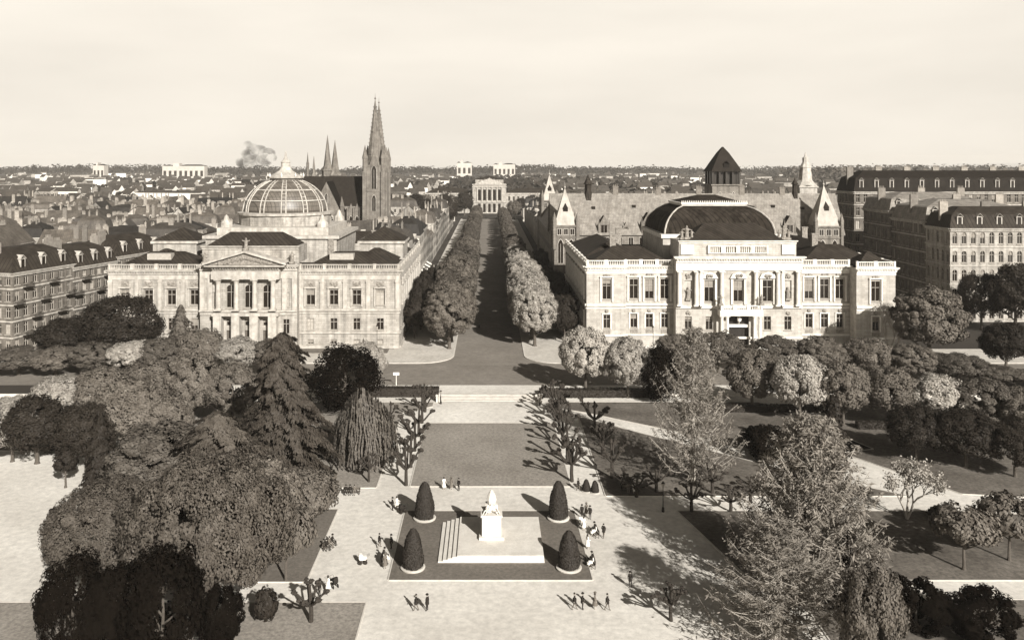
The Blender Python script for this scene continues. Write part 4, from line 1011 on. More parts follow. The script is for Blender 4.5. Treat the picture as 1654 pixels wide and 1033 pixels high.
def chestnut(key, seed, h, wd, m, K=170, per=230, cr=.85, ls=.22, base=.2, mb=None, nm='chestnut_tree', low=-.8):
    t = tree_proto(nm, 'tree'); cz = h*(base+1)/2; rz = h*(1-base)/2
    C, Nn = clumps(K, wd/2-cr*.55, rz-cr*.55, cz, cr, per, low=low)
    leafmesh('crown', C, Nn, ls, m, t); trunkmb(h*.62, .034*h*.8, .012*h, 7, h*base*.9, wd*.33, seed).build('trunk', mb or M_bark, t)
    TREES[key] = [t, h, wd, False]; tree_of(t)
chestnut('light1',1,12,10.5,M_leafL); chestnut('light2',2,12,10.5,M_leafL,K=150,cr=.95); chestnut('light3',3,12,10.5,M_leafL,K=190,cr=.8)
chestnut('mid1',4,12,10.5,M_leafM); chestnut('mid2',5,12,10.5,M_leafM,K=140,cr=1.0); chestnut('mid3',6,13,10,M_leafM,K=180,cr=.8)
chestnut('dark1',7,14,13,M_leafD,nm='broadleaf_tree',K=150,cr=1.2); chestnut('dark2',8,12,10,M_leafD,nm='broadleaf_tree',K=140,cr=1.0)
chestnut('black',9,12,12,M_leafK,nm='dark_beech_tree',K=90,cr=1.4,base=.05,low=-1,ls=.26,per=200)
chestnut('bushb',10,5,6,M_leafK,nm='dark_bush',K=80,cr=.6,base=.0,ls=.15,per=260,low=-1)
chestnut('bush',11,2.2,2.6,M_leafD,nm='bush',K=40,cr=.4,base=.0,ls=.2,per=70,low=-1)
chestnut('bushl',12,2.2,2.6,M_leafM,nm='flowering_bush',K=40,cr=.4,base=.0,ls=.2,per=70,low=-1)
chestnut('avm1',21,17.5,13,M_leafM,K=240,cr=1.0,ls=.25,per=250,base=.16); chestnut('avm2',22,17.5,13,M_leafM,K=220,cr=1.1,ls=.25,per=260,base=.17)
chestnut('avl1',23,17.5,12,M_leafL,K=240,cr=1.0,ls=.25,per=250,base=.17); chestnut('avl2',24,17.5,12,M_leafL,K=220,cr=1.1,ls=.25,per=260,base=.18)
chestnut('small',13,6.8,7,M_leafM,nm='small_tree',K=60,cr=.75,base=.36,ls=.28,per=100)
chestnut('dome',14,6.5,8.8,M_leafM,nm='clipped_dome_tree',K=150,cr=.7,base=.04,ls=.24,per=80)
chestnut('lollipop',15,5.7,3.2,M_leafD,nm='standard_tree',K=40,cr=.5,base=.36,ls=.22,per=70)
# open sparse tree with pale forked trunk
def sparse(key, h, wd, m, seed, nm):
    t = tree_proto(nm,'tree'); r_ = random.Random(seed); b = MB(); tips = []
    def br(p, d, L, r, lv):
        q = p+d*L; mid = p+d*L*.5+Vector((r_.uniform(-.1,.1),r_.uniform(-.1,.1),.05))*L; b.path([p,mid,q], r, r*.6, 5)
        if lv == 0: tips.append(q); return
        for i in range(3 if lv > 1 else 4):
            nd = (d+Vector((r_.uniform(-.9,.9),r_.uniform(-.9,.9),r_.uniform(-.1,.5)))*.8).normalized(); br(q, nd, L*r_.uniform(.6,.8), r*.58, lv-1)
            if lv <= 1: tips.append(q+nd*L*.3)
    for a in (0, 2.2, 4.3): br(Vector((0,0,0)), Vector((math.cos(a)*.35,math.sin(a)*.35,1)).normalized(), h*.36, .2, 4)
    b.build('trunk', M_barkL, t)
    T_ = np.array([tuple(x) for x in tips])
    if m is not None:
        C = np.repeat(T_, 5, axis=0)+NR.normal(size=(len(T_)*5,3))*.35; leafmesh('crown', C, sph(len(C)), .2, m, t)
    TREES[key] = [t,h,wd,False]; tree_of(t)
sparse('sparse', 7.5, 7, M_leafL, 3, 'young_tree'); sparse('bare', 13, 11, None, 8, 'bare_tree')
# conifers
def larch(key, h, Rr, seed, m, mb, nbr=190, nm='larch_tree', tw=34):
    r_ = random.Random(seed); t = tree_proto(nm,'conifer'); b = MB(); b.path([(0,0,-.1),(.15,0,h*.4),(0,.1,h)], h*.02, .05, 7)
    C = []; T_ = []; NN = []
    for i in range(nbr):
        f = (i+.5)/nbr; z = h*(.10+.88*f); L = Rr*((1-f)**.62*.95+.06)*r_.uniform(.6,1.1); a = i*2.399+r_.uniform(-.3,.3)
        pts = []; cv_ = r_.uniform(.10,.32)
        for k in range(6):
            s_ = k/5; aa = a+.25*s_*r_.uniform(-1,1)
            pts.append(Vector((math.cos(aa)*L*s_, math.sin(aa)*L*s_, z+L*(-.55*cv_*math.sin(s_*3.0)*2+.5*s_*s_*.8)+.2*L*s_*(f-.3))))
        b.path(pts, .085*(1-f*.5), .028, 3)
        for k in range(tw):
            s_ = r_.uniform(.15,1); q = s_*5; j = min(4,int(q)); p = pts[j].lerp(pts[j+1], q-j)
            side = r_.choice((-1,1)); ln = r_.uniform(.3,.9); d = Vector((math.cos(a+side*r_.uniform(.5,1.3)), math.sin(a+side*r_.uniform(.5,1.3)), r_.uniform(-.9,.25))).normalized()
            C.append(p+d*ln*.5); T_.append(d*ln)
    # woody twigs
    C = np.array([tuple(c) for c in C]); T_ = np.array([tuple(x) for x in T_])
    b.build('trunk', mb, t)
    leafmesh('twigs', C, NR.normal(size=C.shape)+np.array([0,0,.6]), .12, m, t, aspect=6.5, T=T_, jit=.4)
    C2 = C + NR.normal(size=C.shape)*.25
    leafmesh('needles', C2, NR.normal(size=C.shape)*.6+np.array([0,0,.8]), .15, m, t, aspect=2.2, T=T_)
    TREES[key] = [t,h,Rr*2,False]; tree_of(t)
larch('larch1', 21, 8.2, 1, M_need, M_barkL); larch('larch2', 18, 8.6, 2, M_need, M_barkL, nbr=380, tw=64)
def cedar(key, h, Rr, seed, m, nbr=170, per=90, droop=.35, nm='cedar_tree', prof=.75, z0=.03, ls=.36, asp=2.6, tiers=0):
    r_ = random.Random(seed); t = tree_proto(nm,'conifer'); b = MB(); b.path([(0,0,-.1),(.1,.1,h*.5),(0,0,h*.98)], h*.02, .05, 7)
    C = []; NN = []; T_ = []
    for i in range(nbr):
        f = (i+.5)/nbr
        if tiers: f = (round(f*tiers)+r_.uniform(-.18,.18))/tiers; f = min(.99,max(.01,f))
        z = h*(z0+(1-z0)*f); a = i*2.399+r_.uniform(-.4,.4); L = Rr*((1-f)**prof*.97+.03)*r_.uniform(.62,1.08)*(.88+.16*math.sin(a*2+seed+f*5)+.1*math.sin(a*3+f*9)); dr_ = droop*r_.uniform(.5,1.4)
        p_ = lambda s_: np.array([math.cos(a)*L*s_, math.sin(a)*L*s_, z+L*(.22*s_-(dr_+.22)*s_*s_*.9)])
        b.path([tuple(p_(0)),tuple(p_(.5)),tuple(p_(1))], .07, .02, 3)
        n = int(per*(.25+.75*L/Rr)); s_ = NR.uniform(.12,1,size=n)**.75
        wv = (NR.uniform(-1,1,size=n))*(.32*L*(1-s_)+.28)
        base = np.stack([np.cos(a)*L*s_-np.sin(a)*wv, np.sin(a)*L*s_+np.cos(a)*wv, z+L*(.22*s_-(dr_+.22)*s_*s_*.9)-np.abs(wv)*.25+NR.normal(size=n)*.1],axis=1)
        C.append(base); NN.append(np.stack([np.full(n,math.cos(a)*.8),np.full(n,math.sin(a)*.8),np.full(n,.5)],axis=1)+NR.normal(size=(n,3))*.3)
        T_.append(np.stack([math.cos(a)-np.sin(a)*np.sign(wv)*.5, math.sin(a)+np.cos(a)*np.sign(wv)*.5, np.full(n,-.45)],axis=1)+NR.normal(size=(n,3))*.25)
    C = np.concatenate(C); NN = np.concatenate(NN); T_ = np.concatenate(T_)
    leafmesh('foliage', C, NN, ls, m, t, aspect=asp, T=T_); b.build('trunk', M_bark, t); TREES[key] = [t,h,Rr*2,False]; tree_of(t)
M_cedar = mat('leaf_cedar', .075, .025, .8, rough=.6, trans=.0, spec=.1); M_cedm = mat('leaf_grey_cedar', .11, .035, .8, rough=.6, trans=.0, spec=.1)
M_cedl = mat('leaf_pale_cedar', .115, .035, .8, rough=.6, trans=.0, spec=.1)
cedar('cedar1', 20.5, 8.0, 1, M_cedar, nbr=340, per=320, ls=.18, asp=3.2, prof=.40); chestnut('cedar2',41,14.5,22,M_cedl,K=430,per=230,cr=1.05,ls=.2,base=.02,nm='feathery_cedar_tree',low=-.45); cedar('cedar3', 18, 6.5, 3, M_cedm, nbr=280, per=300, droop=.45, ls=.18, prof=.28, asp=2.8)
cedar('spruce', 13, 3.8, 4, M_leafD, nbr=220, per=130, droop=.3, prof=.7, nm='spruce_tree', ls=.2, asp=2.4)
cedar('column', 10.5, 2.1, 5, M_leafD, nbr=190, per=45, droop=.1, prof=.3, nm='columnar_conifer', ls=.28, asp=1.8)
cedar('pointed', 12.5, 4.6, 6, M_leafM, nbr=200, per=70, droop=.2, prof=.6, nm='conical_tree', ls=.34, asp=1.7)
# weeping tree
def weeping():
    t = tree_proto('weeping_tree','tree'); C = []; T_ = []; NN = []; r_ = random.Random(4); b = MB(); b.path([(0,0,-.1),(.3,0,4),(0,.2,9.8)], .3, .1, 7); b.path([(.3,0,3),(-2.5,-.3,6),(-3.0,-.4,7.5)], .2, .1, 6)
    for i in range(520):
        big = r_.random() < .66; cx, cy, ht = (0.3,.2,10.8) if big else (-2.9,-.4,8.3)
        a = r_.uniform(0,6.283); rr = r_.random()**.55*(4.3 if big else 3.0); top = ht-(rr/(4.3 if big else 3.0))**1.6*ht*.42+r_.uniform(-.3,.3)
        n = int(top*8); s_ = NR.uniform(0,1,size=n)
        z = top-s_*(top-.25); ro = rr+.5*np.sqrt(s_)+s_*.35; w_ = .12*np.sin(s_*9+i)
        C.append(np.stack([cx+np.cos(a+w_*.3)*ro, cy+np.sin(a+w_*.3)*ro, z],axis=1)); NN.append(np.stack([np.full(n,math.cos(a)),np.full(n,math.sin(a)),np.full(n,.35)],axis=1)+NR.normal(size=(n,3))*.3); T_.append(np.tile([0,0,-1.0],(n,1))+NR.normal(size=(n,3))*.25)
    leafmesh('crown', np.concatenate(C), np.concatenate(NN), .19, mat('leaf_weeping', .17, .06, 1.2, trans=.2, rough=.6), t, aspect=2.6, T=np.concatenate(T_)); b.build('trunk', M_bark, t); TREES['weep'] = [t,10.8,10.2,False]; tree_of(t)
weeping()
# clipped yew cones
def topiary():
    t = tree_proto('clipped_yew_cone','topiary'); H = 4.5; b = MB(); n = 20; pr = [(1.15,.25),(1.28,.7),(1.25,1.4),(1.12,2.3),(.9,3.2),(.62,3.95),(.3,4.4),(.04,4.5)]
    b.lathe(0,0,[(max(.02,r-.13),z) for r,z in pr],n); 
    C = []; NN = []
    for i in range(9000):
        z = .25+4.25*rnd.random()**1.05; k = next(j for j in range(len(pr)-1) if pr[j+1][1] >= z or j == len(pr)-2); f = (z-pr[k][1])/(pr[k+1][1]-pr[k][1]); r = pr[k][0]+(pr[k+1][0]-pr[k][0])*f
        a = rnd.uniform(0,6.283); r *= 1+.035*math.sin(3*a+z*2)+.03*math.sin(5*a-z*3.1)+.02*math.sin(z*7); C.append((r*math.cos(a),r*math.sin(a),z)); NN.append((math.cos(a),math.sin(a),.25+ (z/4.5)**4))
    b.build('inner_growth', M_topi, t); leafmesh('foliage', np.array(C)+NR.normal(size=(9000,3))*.035, np.array(NN)+NR.normal(size=(9000,3))*.4, .10, M_topi, t)
    c = MB(); c.lathe(0,0,[(1.5,0.05),(1.55,.2),(1.4,.26),(.3,.26)],24); c.build('stone_ring', M_kerb, t)
    TREES['cone'] = [t,4.5,2.6,False]; tree_of(t)
topiary()
# pollards
M_pbark = mat('dark_pollard_bark', .045, .02, 3, bump=.6)
def pollard(key, seed, h=5.2, lobes=6):
    r_ = random.Random(seed); t = tree_proto('pollard_tree','pollard'); b = MB(); th0 = h*.45
    b.path([(0,0,-.1),(r_.uniform(-.1,.1),0,th0*.5),(0,0,th0)], .27, .21, 7); tips = []
    for i in range(lobes):
        a = i*6.283/lobes+r_.uniform(-.3,.3); L = r_.uniform(1.1,1.9); up = r_.uniform(.35,1.3)
        p1 = Vector((math.cos(a)*L*.55, math.sin(a)*L*.55, th0+.35*up+.2)); p2 = Vector((math.cos(a)*L, math.sin(a)*L, th0+L*up*.9+.4))
        b.path([(0,0,th0-.15),p1,p2], .17, .13, 6)
        for k in range(4):
            d = Vector((math.cos(a)+r_.uniform(-.8,.8), math.sin(a)+r_.uniform(-.8,.8), r_.uniform(.2,1.4))).normalized(); q = p2+d*r_.uniform(.45,.95)
            b.path([p2,q], .11, .1, 5); b.lathe(q.x,q.y,[(.08,q.z-.22),(.26,q.z-.05),(.23,q.z+.13),(.06,q.z+.26)],6); tips.append(q)
    b.path([(0,0,th0),(0.1,.1,h*.92)], .2, .16, 6); b.lathe(.1,.1,[(.05,h*.88),(.22,h*.94),(.05,h)],6); tips.append(Vector((.1,.1,h*.95)))
    b.build('trunk', M_pbark, t); T_ = np.array([tuple(x) for x in tips]); n = len(T_)*16
    d = sph(n); C = np.repeat(T_,16,axis=0)+d*NR.uniform(.05,.3,size=(n,1))
    leafmesh('foliage', C, np.cross(d,sph(n)), .075, M_leafD, t, aspect=4.5, T=d); TREES[key] = [t,h,3.8,False]; tree_of(t)  # short twiggy shoots sprouting from the pollard knobs
for i in range(4): pollard('poll%d' % i, 30+i, lobes=5+i % 3)
tcount = {}
def plant(key, x, y, label, h=None, wd=None, z=None, rz=None, group=None, cat=None):
    T_ = TREES[key]; t, h0, w0, usd = T_
    if z is None: z = TZ+.1 if y > Y_ST else 0.03
    sz = (h/h0) if h else 1; sx = (wd/w0) if wd else sz; rz = rnd.uniform(0,6.28) if rz is None else rz
    if not usd: T_[3] = True; o = t; o.location = (x,y,z); o.rotation_euler = (0,0,rz); o.scale = (sx,sx,sz)
    else: o = dup(t, (x,y,z), rz, (sx,sx,sz))
    o['label'] = label
    if cat: o['category'] = cat
    if group: o['group'] = group
    elif 'group' in o: del o['group']
    return o
def pp(key, px, pyb, pyt, wpx, label, **k):
    """survey a plant from its foot, top and width in the photograph, then plant it at that real place and size"""
    z = 0 if pyb > 640 else TZ; x, y = gp(px, pyb, z)
    return plant(key, x, y, label, h=zat(pyt,y)-z, wd=wpx*y/F, **k)
# avenue rows
y = 213.0
for i in range(38):
    dec = max(.72, 1-.012*i)*rnd.uniform(.93,1.07)
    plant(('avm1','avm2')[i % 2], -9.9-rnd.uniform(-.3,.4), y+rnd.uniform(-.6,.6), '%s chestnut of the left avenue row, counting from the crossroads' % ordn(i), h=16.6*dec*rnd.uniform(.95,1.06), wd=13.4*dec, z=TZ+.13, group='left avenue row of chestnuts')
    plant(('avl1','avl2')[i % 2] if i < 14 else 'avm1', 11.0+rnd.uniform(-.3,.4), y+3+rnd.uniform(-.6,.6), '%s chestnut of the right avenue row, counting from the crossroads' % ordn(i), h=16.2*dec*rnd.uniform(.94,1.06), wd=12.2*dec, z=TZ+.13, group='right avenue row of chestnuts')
    y += 8.7+i*.25+rnd.uniform(-.5,.5)
# street trees behind the theatre corner
for i, (x, y) in enumerate(((21.0,282),(20.5,300),(21.5,322),(20.5,345),(31,278),(38,279),(45,280),(21,262))):
    plant(('dark1','mid1','dark2')[i % 3], x, y, '%s broadleaf tree from the avenue corner, between the theatre and the gothic building' % ordn(i), h=(11,10,13,12,14,13.5,12,8)[i], wd=9, group='trees by the gothic building')
for i in range(5):
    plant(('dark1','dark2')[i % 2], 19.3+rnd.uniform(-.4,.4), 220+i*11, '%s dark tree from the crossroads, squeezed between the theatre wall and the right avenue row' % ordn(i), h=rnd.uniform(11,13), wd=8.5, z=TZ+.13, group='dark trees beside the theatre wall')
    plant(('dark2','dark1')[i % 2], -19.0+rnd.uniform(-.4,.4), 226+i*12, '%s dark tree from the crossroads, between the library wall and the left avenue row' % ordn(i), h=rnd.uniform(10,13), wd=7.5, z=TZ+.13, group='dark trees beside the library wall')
# around the university palace
for i in range(26):
    s_ = (-1,1)[i % 2]; x = s_*(22+ (i//2)*6.5+rnd.uniform(-2,2)); y = 700+rnd.uniform(-25,70)
    plant(('dark1','mid2','dark2')[i % 3], x, y, '%s tree out from the avenue on the %s of the square before the university palace' % (ordn(i//2), ('left','right')[i % 2]), h=rnd.uniform(15,22), wd=rnd.uniform(13,17), group='trees before the university palace')
for i in range(6): plant('dark1', xat(640+i*16,560)-2, 560+rnd.uniform(-30,60), '%s dark tree from the left in the grove right of the church' % ordn(i), h=rnd.uniform(20,26), wd=18, group='grove right of the church')
# left of the cross road: row along the street, then second row
for i, (px, pt, wp, k) in enumerate(((30,560,85,'mid1'),(90,560,80,'mid2'),(150,552,80,'mid3'),(212,550,82,'light1'),(260,546,80,'mid1'),(325,530,84,'mid2'),(385,545,80,'light2'),(440,548,70,'mid3'))):
    pp(k, px, 606, pt, wp, '%s clipped chestnut from the left edge in the street row before the library' % ordn(i), group='street row of chestnuts before the library')
for i, (px, pb, pt, wp, k) in enumerate(((60,748,640,110,'dark2'),(140,760,650,100,'dark1'),(205,740,610,120,'mid1'),(268,742,640,90,'mid3'),(20,745,650,90,'light2'))):
    pp(k, px, pb, pt, wp, '%s chestnut of the front clump at the far left, above the sunlit gravel' % ordn(i), group='front clump of chestnuts at left')
for i, (px, pt, wp, k) in enumerate(((25,640,80,'light1'),(95,608,92,'light2'),(165,592,92,'mid1'),(240,578,96,'mid2'),(310,568,96,'mid3'),(375,585,90,'mid1'))):
    pp(k, px, 690, pt, wp, '%s rounded chestnut from the left edge in the garden row behind the cedars' % ordn(i), group='garden row of chestnuts at left')
pp('light3', 588, 628, 553, 74, 'pale leafy chestnut behind the black beech, left of the white sign post')
pp('black', 556, 664, 556, 132, 'black copper beech, a dark round mass below the library')
pp('dark1', 196, 592, 476, 135, 'tall dark broadleaf tree in front of the library left wing')
pp('dark2', 110, 588, 512, 110, 'dark broadleaf tree against the sooty apartment terrace', group=None)
pp('pointed', 292, 588, 494, 66, 'small conical tree right of the tall dark tree before the library')
pp('cedar1', 455, 778, 540, 205, 'tall feathery cedar rising in front of the library porch')
pp('cedar3', 352, 880, 668, 230, 'shaggy cedar left of the dome-clipped tree')
pp('cedar2', 335, 972, 735, 280, 'very broad feathery round-topped cedar filling the lower left garden')
pp('cedar2', 182, 935, 778, 215, 'smaller feathery round cedar left of the very broad one, above the black bushes', rz=2.0)
pp('spruce', 162, 818, 662, 90, 'dark pointed spruce left of the broad feathery cedar')
pp('weep', 588, 745, 628, 108, 'weeping tree hanging to the lawn, left of the pollard rows')
pp('dome', 493, 838, 756, 110, 'dome-clipped tree at the end of the left cross path')
pp('small', 462, 938, 820, 90, 'small round tree on the left lower lawn corner')
pp('lollipop', 106, 787, 720, 40, 'little standard tree with round head on the far left lawn')
pp('bush', 96, 838, 818, 34, 'low round bush on the far left path edge')
pp('black', 118, 1085, 886, 120, 'black yew bush in the bottom left corner')
pp('black', 262, 1090, 880, 150, 'broad black yew bush at the bottom left beneath the broad feathery cedar')
pp('bushb', 190, 1075, 905, 120, 'low black yew bush between two taller black ones at the bottom left')
pp('bushb', 355, 1040, 944, 80, 'small black yew bush at the bottom edge, left of the pollard')
pp('mid1', 412, 905, 738, 165, 'broad round-crowned tree directly left of the small round tree')
pp('mid3', 265, 835, 682, 190, 'broad round-crowned tree behind the very broad feathery cedar')
pp('bush', 430, 1000, 950, 40, 'dark bush beside the path at the bottom, left of the pollard stump')
# right street rows
pp('light1', 946, 632, 528, 86, 'bright chestnut nearest the steps in the right street row')
pp('light3', 1014, 638, 540, 80, 'second bright chestnut from the steps in the right street row')
pp('black', 1068, 650, 556, 74, 'dark tree behind the tall larch')
for i, (px, pt, wp) in enumerate(((1090,540,70),(1160,535,84),(1250,543,84),(1325,544,86),(1400,545,82),(1472,556,84),(1548,572,88),(1610,590,80),(1670,600,80))):
    pp(('mid1','mid2','mid3')[i % 3], px, 600+i*3, pt, wp, '%s chestnut from the left in the street row along the theatre front' % ordn(i), group='street row of chestnuts before the theatre')
for i, (px, pb, pt, wp) in enumerate(((1215,664,562,92),(1292,682,572,92),(1362,686,584,90),(1438,690,590,94),(1514,698,606,98),(1592,706,612,100),(1660,716,625,96))):
    pp(('mid2','light2','mid1')[i % 3], px, pb, pt, wp, '%s chestnut from the left in the garden row below the theatre' % ordn(i), group='garden row of chestnuts at right')
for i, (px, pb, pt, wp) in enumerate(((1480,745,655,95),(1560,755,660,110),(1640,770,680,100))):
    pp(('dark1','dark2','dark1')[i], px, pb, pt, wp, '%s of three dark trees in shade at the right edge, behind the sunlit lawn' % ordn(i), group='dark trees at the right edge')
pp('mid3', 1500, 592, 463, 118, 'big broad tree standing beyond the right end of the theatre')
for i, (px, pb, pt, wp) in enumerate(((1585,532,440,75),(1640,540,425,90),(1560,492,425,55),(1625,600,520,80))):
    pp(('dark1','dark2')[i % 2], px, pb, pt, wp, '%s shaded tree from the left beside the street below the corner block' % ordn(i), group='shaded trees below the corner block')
pp('bare', 1442, 580, 484, 80, 'leafless twisted tree before the theatre right pavilion')
pp('larch1', 1120, 775, 527, 172, 'tall pale spiky larch in front of the theatre left half')
pp('larch2', 1310, 962, 672, 262, 'huge pale spiky larch filling the lower right garden')
pp('larch1', 1258, 1055, 838, 280, 'tangled larch at the bottom edge in front of the huge larch')
pp('column', 1346, 748, 640, 50, 'dark columnar conifer behind the huge larch')
pp('column', 1372, 985, 858, 56, 'black columnar conifer at the foot of the huge larch')
pp('mid2', 1408, 1125, 905, 110, 'round grey-leaved tree at the bottom edge right of the tangled larch')
pp('bushb', 1236, 742, 684, 74, 'dark spiky yew bush between the two larches')
pp('sparse', 1465, 838, 752, 84, 'young thin tree with white forked trunk on the right lawn')
pp('small', 1557, 920, 818, 104, 'small round-headed tree at the lower right')
pp('bush', 1515, 838, 818, 30, 'low dark bush by the right cross path')
pp('bushb', 1480, 1020, 930, 110, 'black bush at the bottom right below the small tree')
pp('bushb', 1580, 1030, 950, 120, 'black bush in the bottom right corner')
pp('small', 1630, 905, 800, 100, 'second round-headed tree, cut by the right edge', group=None)
for i, (px, py) in enumerate(((1205,722),(1222,730),(1240,748))): pp('bushl', px, py, py-24, 30, '%s pale flowering bush from the left beside the diagonal path' % ordn(i), group='pale bushes by the diagonal path')
for i, (px, py) in enumerate(((240,705),(265,700),(300,690),(340,700),(75,705))): pp('bushl', px, py+24, py, 36, '%s flowering bush from the left in the shady left garden' % ordn(i) if i < 4 else 'flowering bush by the left edge path', group='flowering bushes at left')
# yew cones
for (px, py, pt, lab) in ((686,838,779,'clipped yew cone at the back left corner of the memorial lawn'),(902,838,779,'clipped yew cone at the back right corner of the memorial lawn'),(667,918,853,'clipped yew cone at the front left corner of the memorial lawn'),(919,918,856,'clipped yew cone at the front right corner of the memorial lawn')):
    x, y = gp(px, py); plant('cone', x, y, lab, h=zat(pt,y)*rnd.uniform(.97,1.04), wd=2.45*rnd.uniform(.93,1.06), z=.04, group='yew cones around the memorial')
for (px, py, lab) in ((947,793,'small dark clipped cone, left of the tiny pair'),(961,795,'small dark clipped cone, right of the tiny pair')):
    x, y = gp(px, py); plant('cone', x, y, lab, h=1.7, wd=1.1, z=.0, group='pair of tiny clipped cones')
# pollard rows
for i, y in enumerate((124.2,131.6,139,146.5,154,161)):
    plant('poll%d' % (i % 4), -11.9, y, '%s pollard from the memorial in the row left of the central lawn' % ordn(i), h=5.3, group='pollards left of the central lawn')
    plant('poll%d' % ((i+2) % 4), 12.0, y+1.5, '%s pollard from the memorial in the row right of the central lawn' % ordn(i), h=5.8, group='pollards right of the central lawn')
for i, y in enumerate((127,137,148)): plant('poll%d' % (i % 4), 18.0, y, '%s pollard in the outer row right of the gravel walk' % ordn(i), h=5.6, group='outer pollards at right')
for i, y in enumerate((125.5,143,153)): plant('poll%d' % ((i+1) % 4), -17.4, y, '%s pollard in the outer row beside the weeping tree' % ordn(i), h=4.2, wd=2.6, group='outer pollards at left')
for i, (px, pb, pt) in enumerate(((1060,794,757),(1117,826,780),(1150,796,753),(1028,802,770),(1212,812,775),(1180,826,790),(1008,784,762),(1245,800,760))):
    pp('poll%d' % (i % 4), px, pb, pt, 44, '%s knobbly pollard from the left along the right cross path' % ORD[sorted([1060,1117,1150,1028,1212,1180,1008,1245]).index(px)], group='pollards along the right cross path')
pp('poll1', 502, 1004, 942, 58, 'dark pollard at the bottom, left of the seated group'); pp('poll2', 1084, 1002, 942, 48, 'dark pollard at the bottom edge, right of the memorial')
pp('poll3', 1268, 880, 838, 40, 'pollard standing in the shade beside the huge larch', )
# hedges
def hedge(x0, x1, y0, y1, z0, h, label, grp='clipped hedges by the steps'):
    t = thing('hedge', label, 'hedge', ((x0+x1)/2,(y0+y1)/2,z0), 0, grp); w_, d = (x1-x0)/2, (y1-y0)/2
    b = MB(); b.box(-w_+.06,w_-.06,-d+.06,d-.06,0,h-.06); b.build('inner_growth', M_topi, t)
    n = int((x1-x0)*90); 
    u = NR.uniform(-w_,w_,size=n); top = NR.uniform(size=n) < .5
    C = np.stack([u, np.where(top, NR.uniform(-d,d,size=n), -d), np.where(top, h, NR.uniform(0,h,size=n))],axis=1)+NR.normal(size=(n,3))*.06
    NN = np.stack([np.zeros(n), np.where(top,0,-1.0), np.where(top,1.0,.2)],axis=1)+NR.normal(size=(n,3))*.5
    leafmesh('foliage', C, NN, .17, M_leafD, t)
hedge(-26,-9.9,171.0,173.4,.02,1.7,'long dark clipped hedge left of the steps'); hedge(9.9,33,170.6,172.8,.02,1.5,'long clipped hedge right of the steps')
hedge(36,62,160.5,162.2,.02,1.2,'low dark hedge below the theatre street row','low hedges'); hedge(64,90,150.2,151.8,.02,1.2,'low dark hedge on the right beneath the chestnuts','low hedges')
# woods on the horizon
def woods(name, x0, x1, y0, y1, n, h0, h1, m, label):
    u = NR.uniform(size=n); X = x0+(x1-x0)*u; Y = NR.uniform(y0,y1,size=n); Hh = h0+(h1-h0)*np.clip(.5+.32*np.sin(X/270+1)+.25*np.sin(X/90)+.2*NR.normal(size=n),0,1.3)
    C = []; NN = []
    for i in range(n):
        k = 10; d = sph(k); d[:,2] = np.abs(d[:,2]); C.append(np.array([X[i],Y[i],Hh[i]*.35])+d*np.array([Hh[i]*.9,Hh[i]*.6,Hh[i]*.65])); NN.append(d+NR.normal(size=(k,3))*.3)
    o = leafmesh(name, np.concatenate(C), np.concatenate(NN), 8, m, aspect=1.3); tag(o, label, 'woods', kind='stuff')
woods('distant_woods', -2600, 2800, 3000, 4200, 2600, 18, 40, M_leafD, 'hazy line of distant woods along the horizon')
woods('suburb_trees', -1000, 1100, 760, 2600, 1500, 7, 15, M_leafD, 'dark scattered tree clumps between the distant roofs')
woods('wooded_hill', 700, 1900, 1500, 2100, 1500, 20, 48, M_leafM, 'hazy wooded rise on the horizon at the right')
#@@PART4
# ================================================================== MEMORIAL
mem = thing('war_memorial', 'white stone memorial group on a tall pedestal, set on a stepped white platform', 'memorial', (0.3,100.0,0.04))
b = MB()
for i in range(5): b.box(-6.2+.55*i, 6.1-.02*i, 0+.003*i, 11-.003*i, .0 if i == 0 else .17*i, .17*(i+1))
b.build('platform', M_white, mem)
b = MB(); b.box(-1.5,1.5,4.0,7.2,.85,1.2); b.box(-1.15,1.15,4.3,6.9,1.2,3.5); b.box(-1.3,1.3,4.15,7.05,3.5,3.75); b.build('pedestal', M_white, mem)
def skin_mesh(name, J, E, mfun=None, mats_=None, parent=None, sub=1, loc=(0,0,0), sc_=1.0):
    me = bpy.data.meshes.new(name+'_sk'); ks = list(J); me.from_pydata([tuple(J[k][0]) for k in ks], [(ks.index(a), ks.index(c)) for a, c in E], [])
    o = bpy.data.objects.new(name+'_sk', me); COL.objects.link(o); m1 = o.modifiers.new('s','SKIN')
    for i, k in enumerate(ks): me.skin_vertices[0].data[i].radius = (J[k][1], J[k][1] if len(J[k]) < 3 else J[k][2]); me.skin_vertices[0].data[i].use_root = (i == 0)
    m2 = o.modifiers.new('b','SUBSURF'); m2.levels = sub; m2.render_levels = sub
    dg = bpy.context.evaluated_depsgraph_get(); ev = o.evaluated_get(dg); nm = bpy.data.meshes.new_from_object(ev); nm.name = name
    bpy.data.objects.remove(o, do_unlink=True)
    nm.materials.clear()
    for x in mats_: nm.materials.append(x)
    for p in nm.polygons:
        p.use_smooth = True
        if mfun: p.material_index = mfun(p.center)
    r = bpy.data.objects.new(name, nm); COL.objects.link(r); r.location = loc; r.scale = (sc_,)*3
    if parent is not None: r.parent = parent
    return r
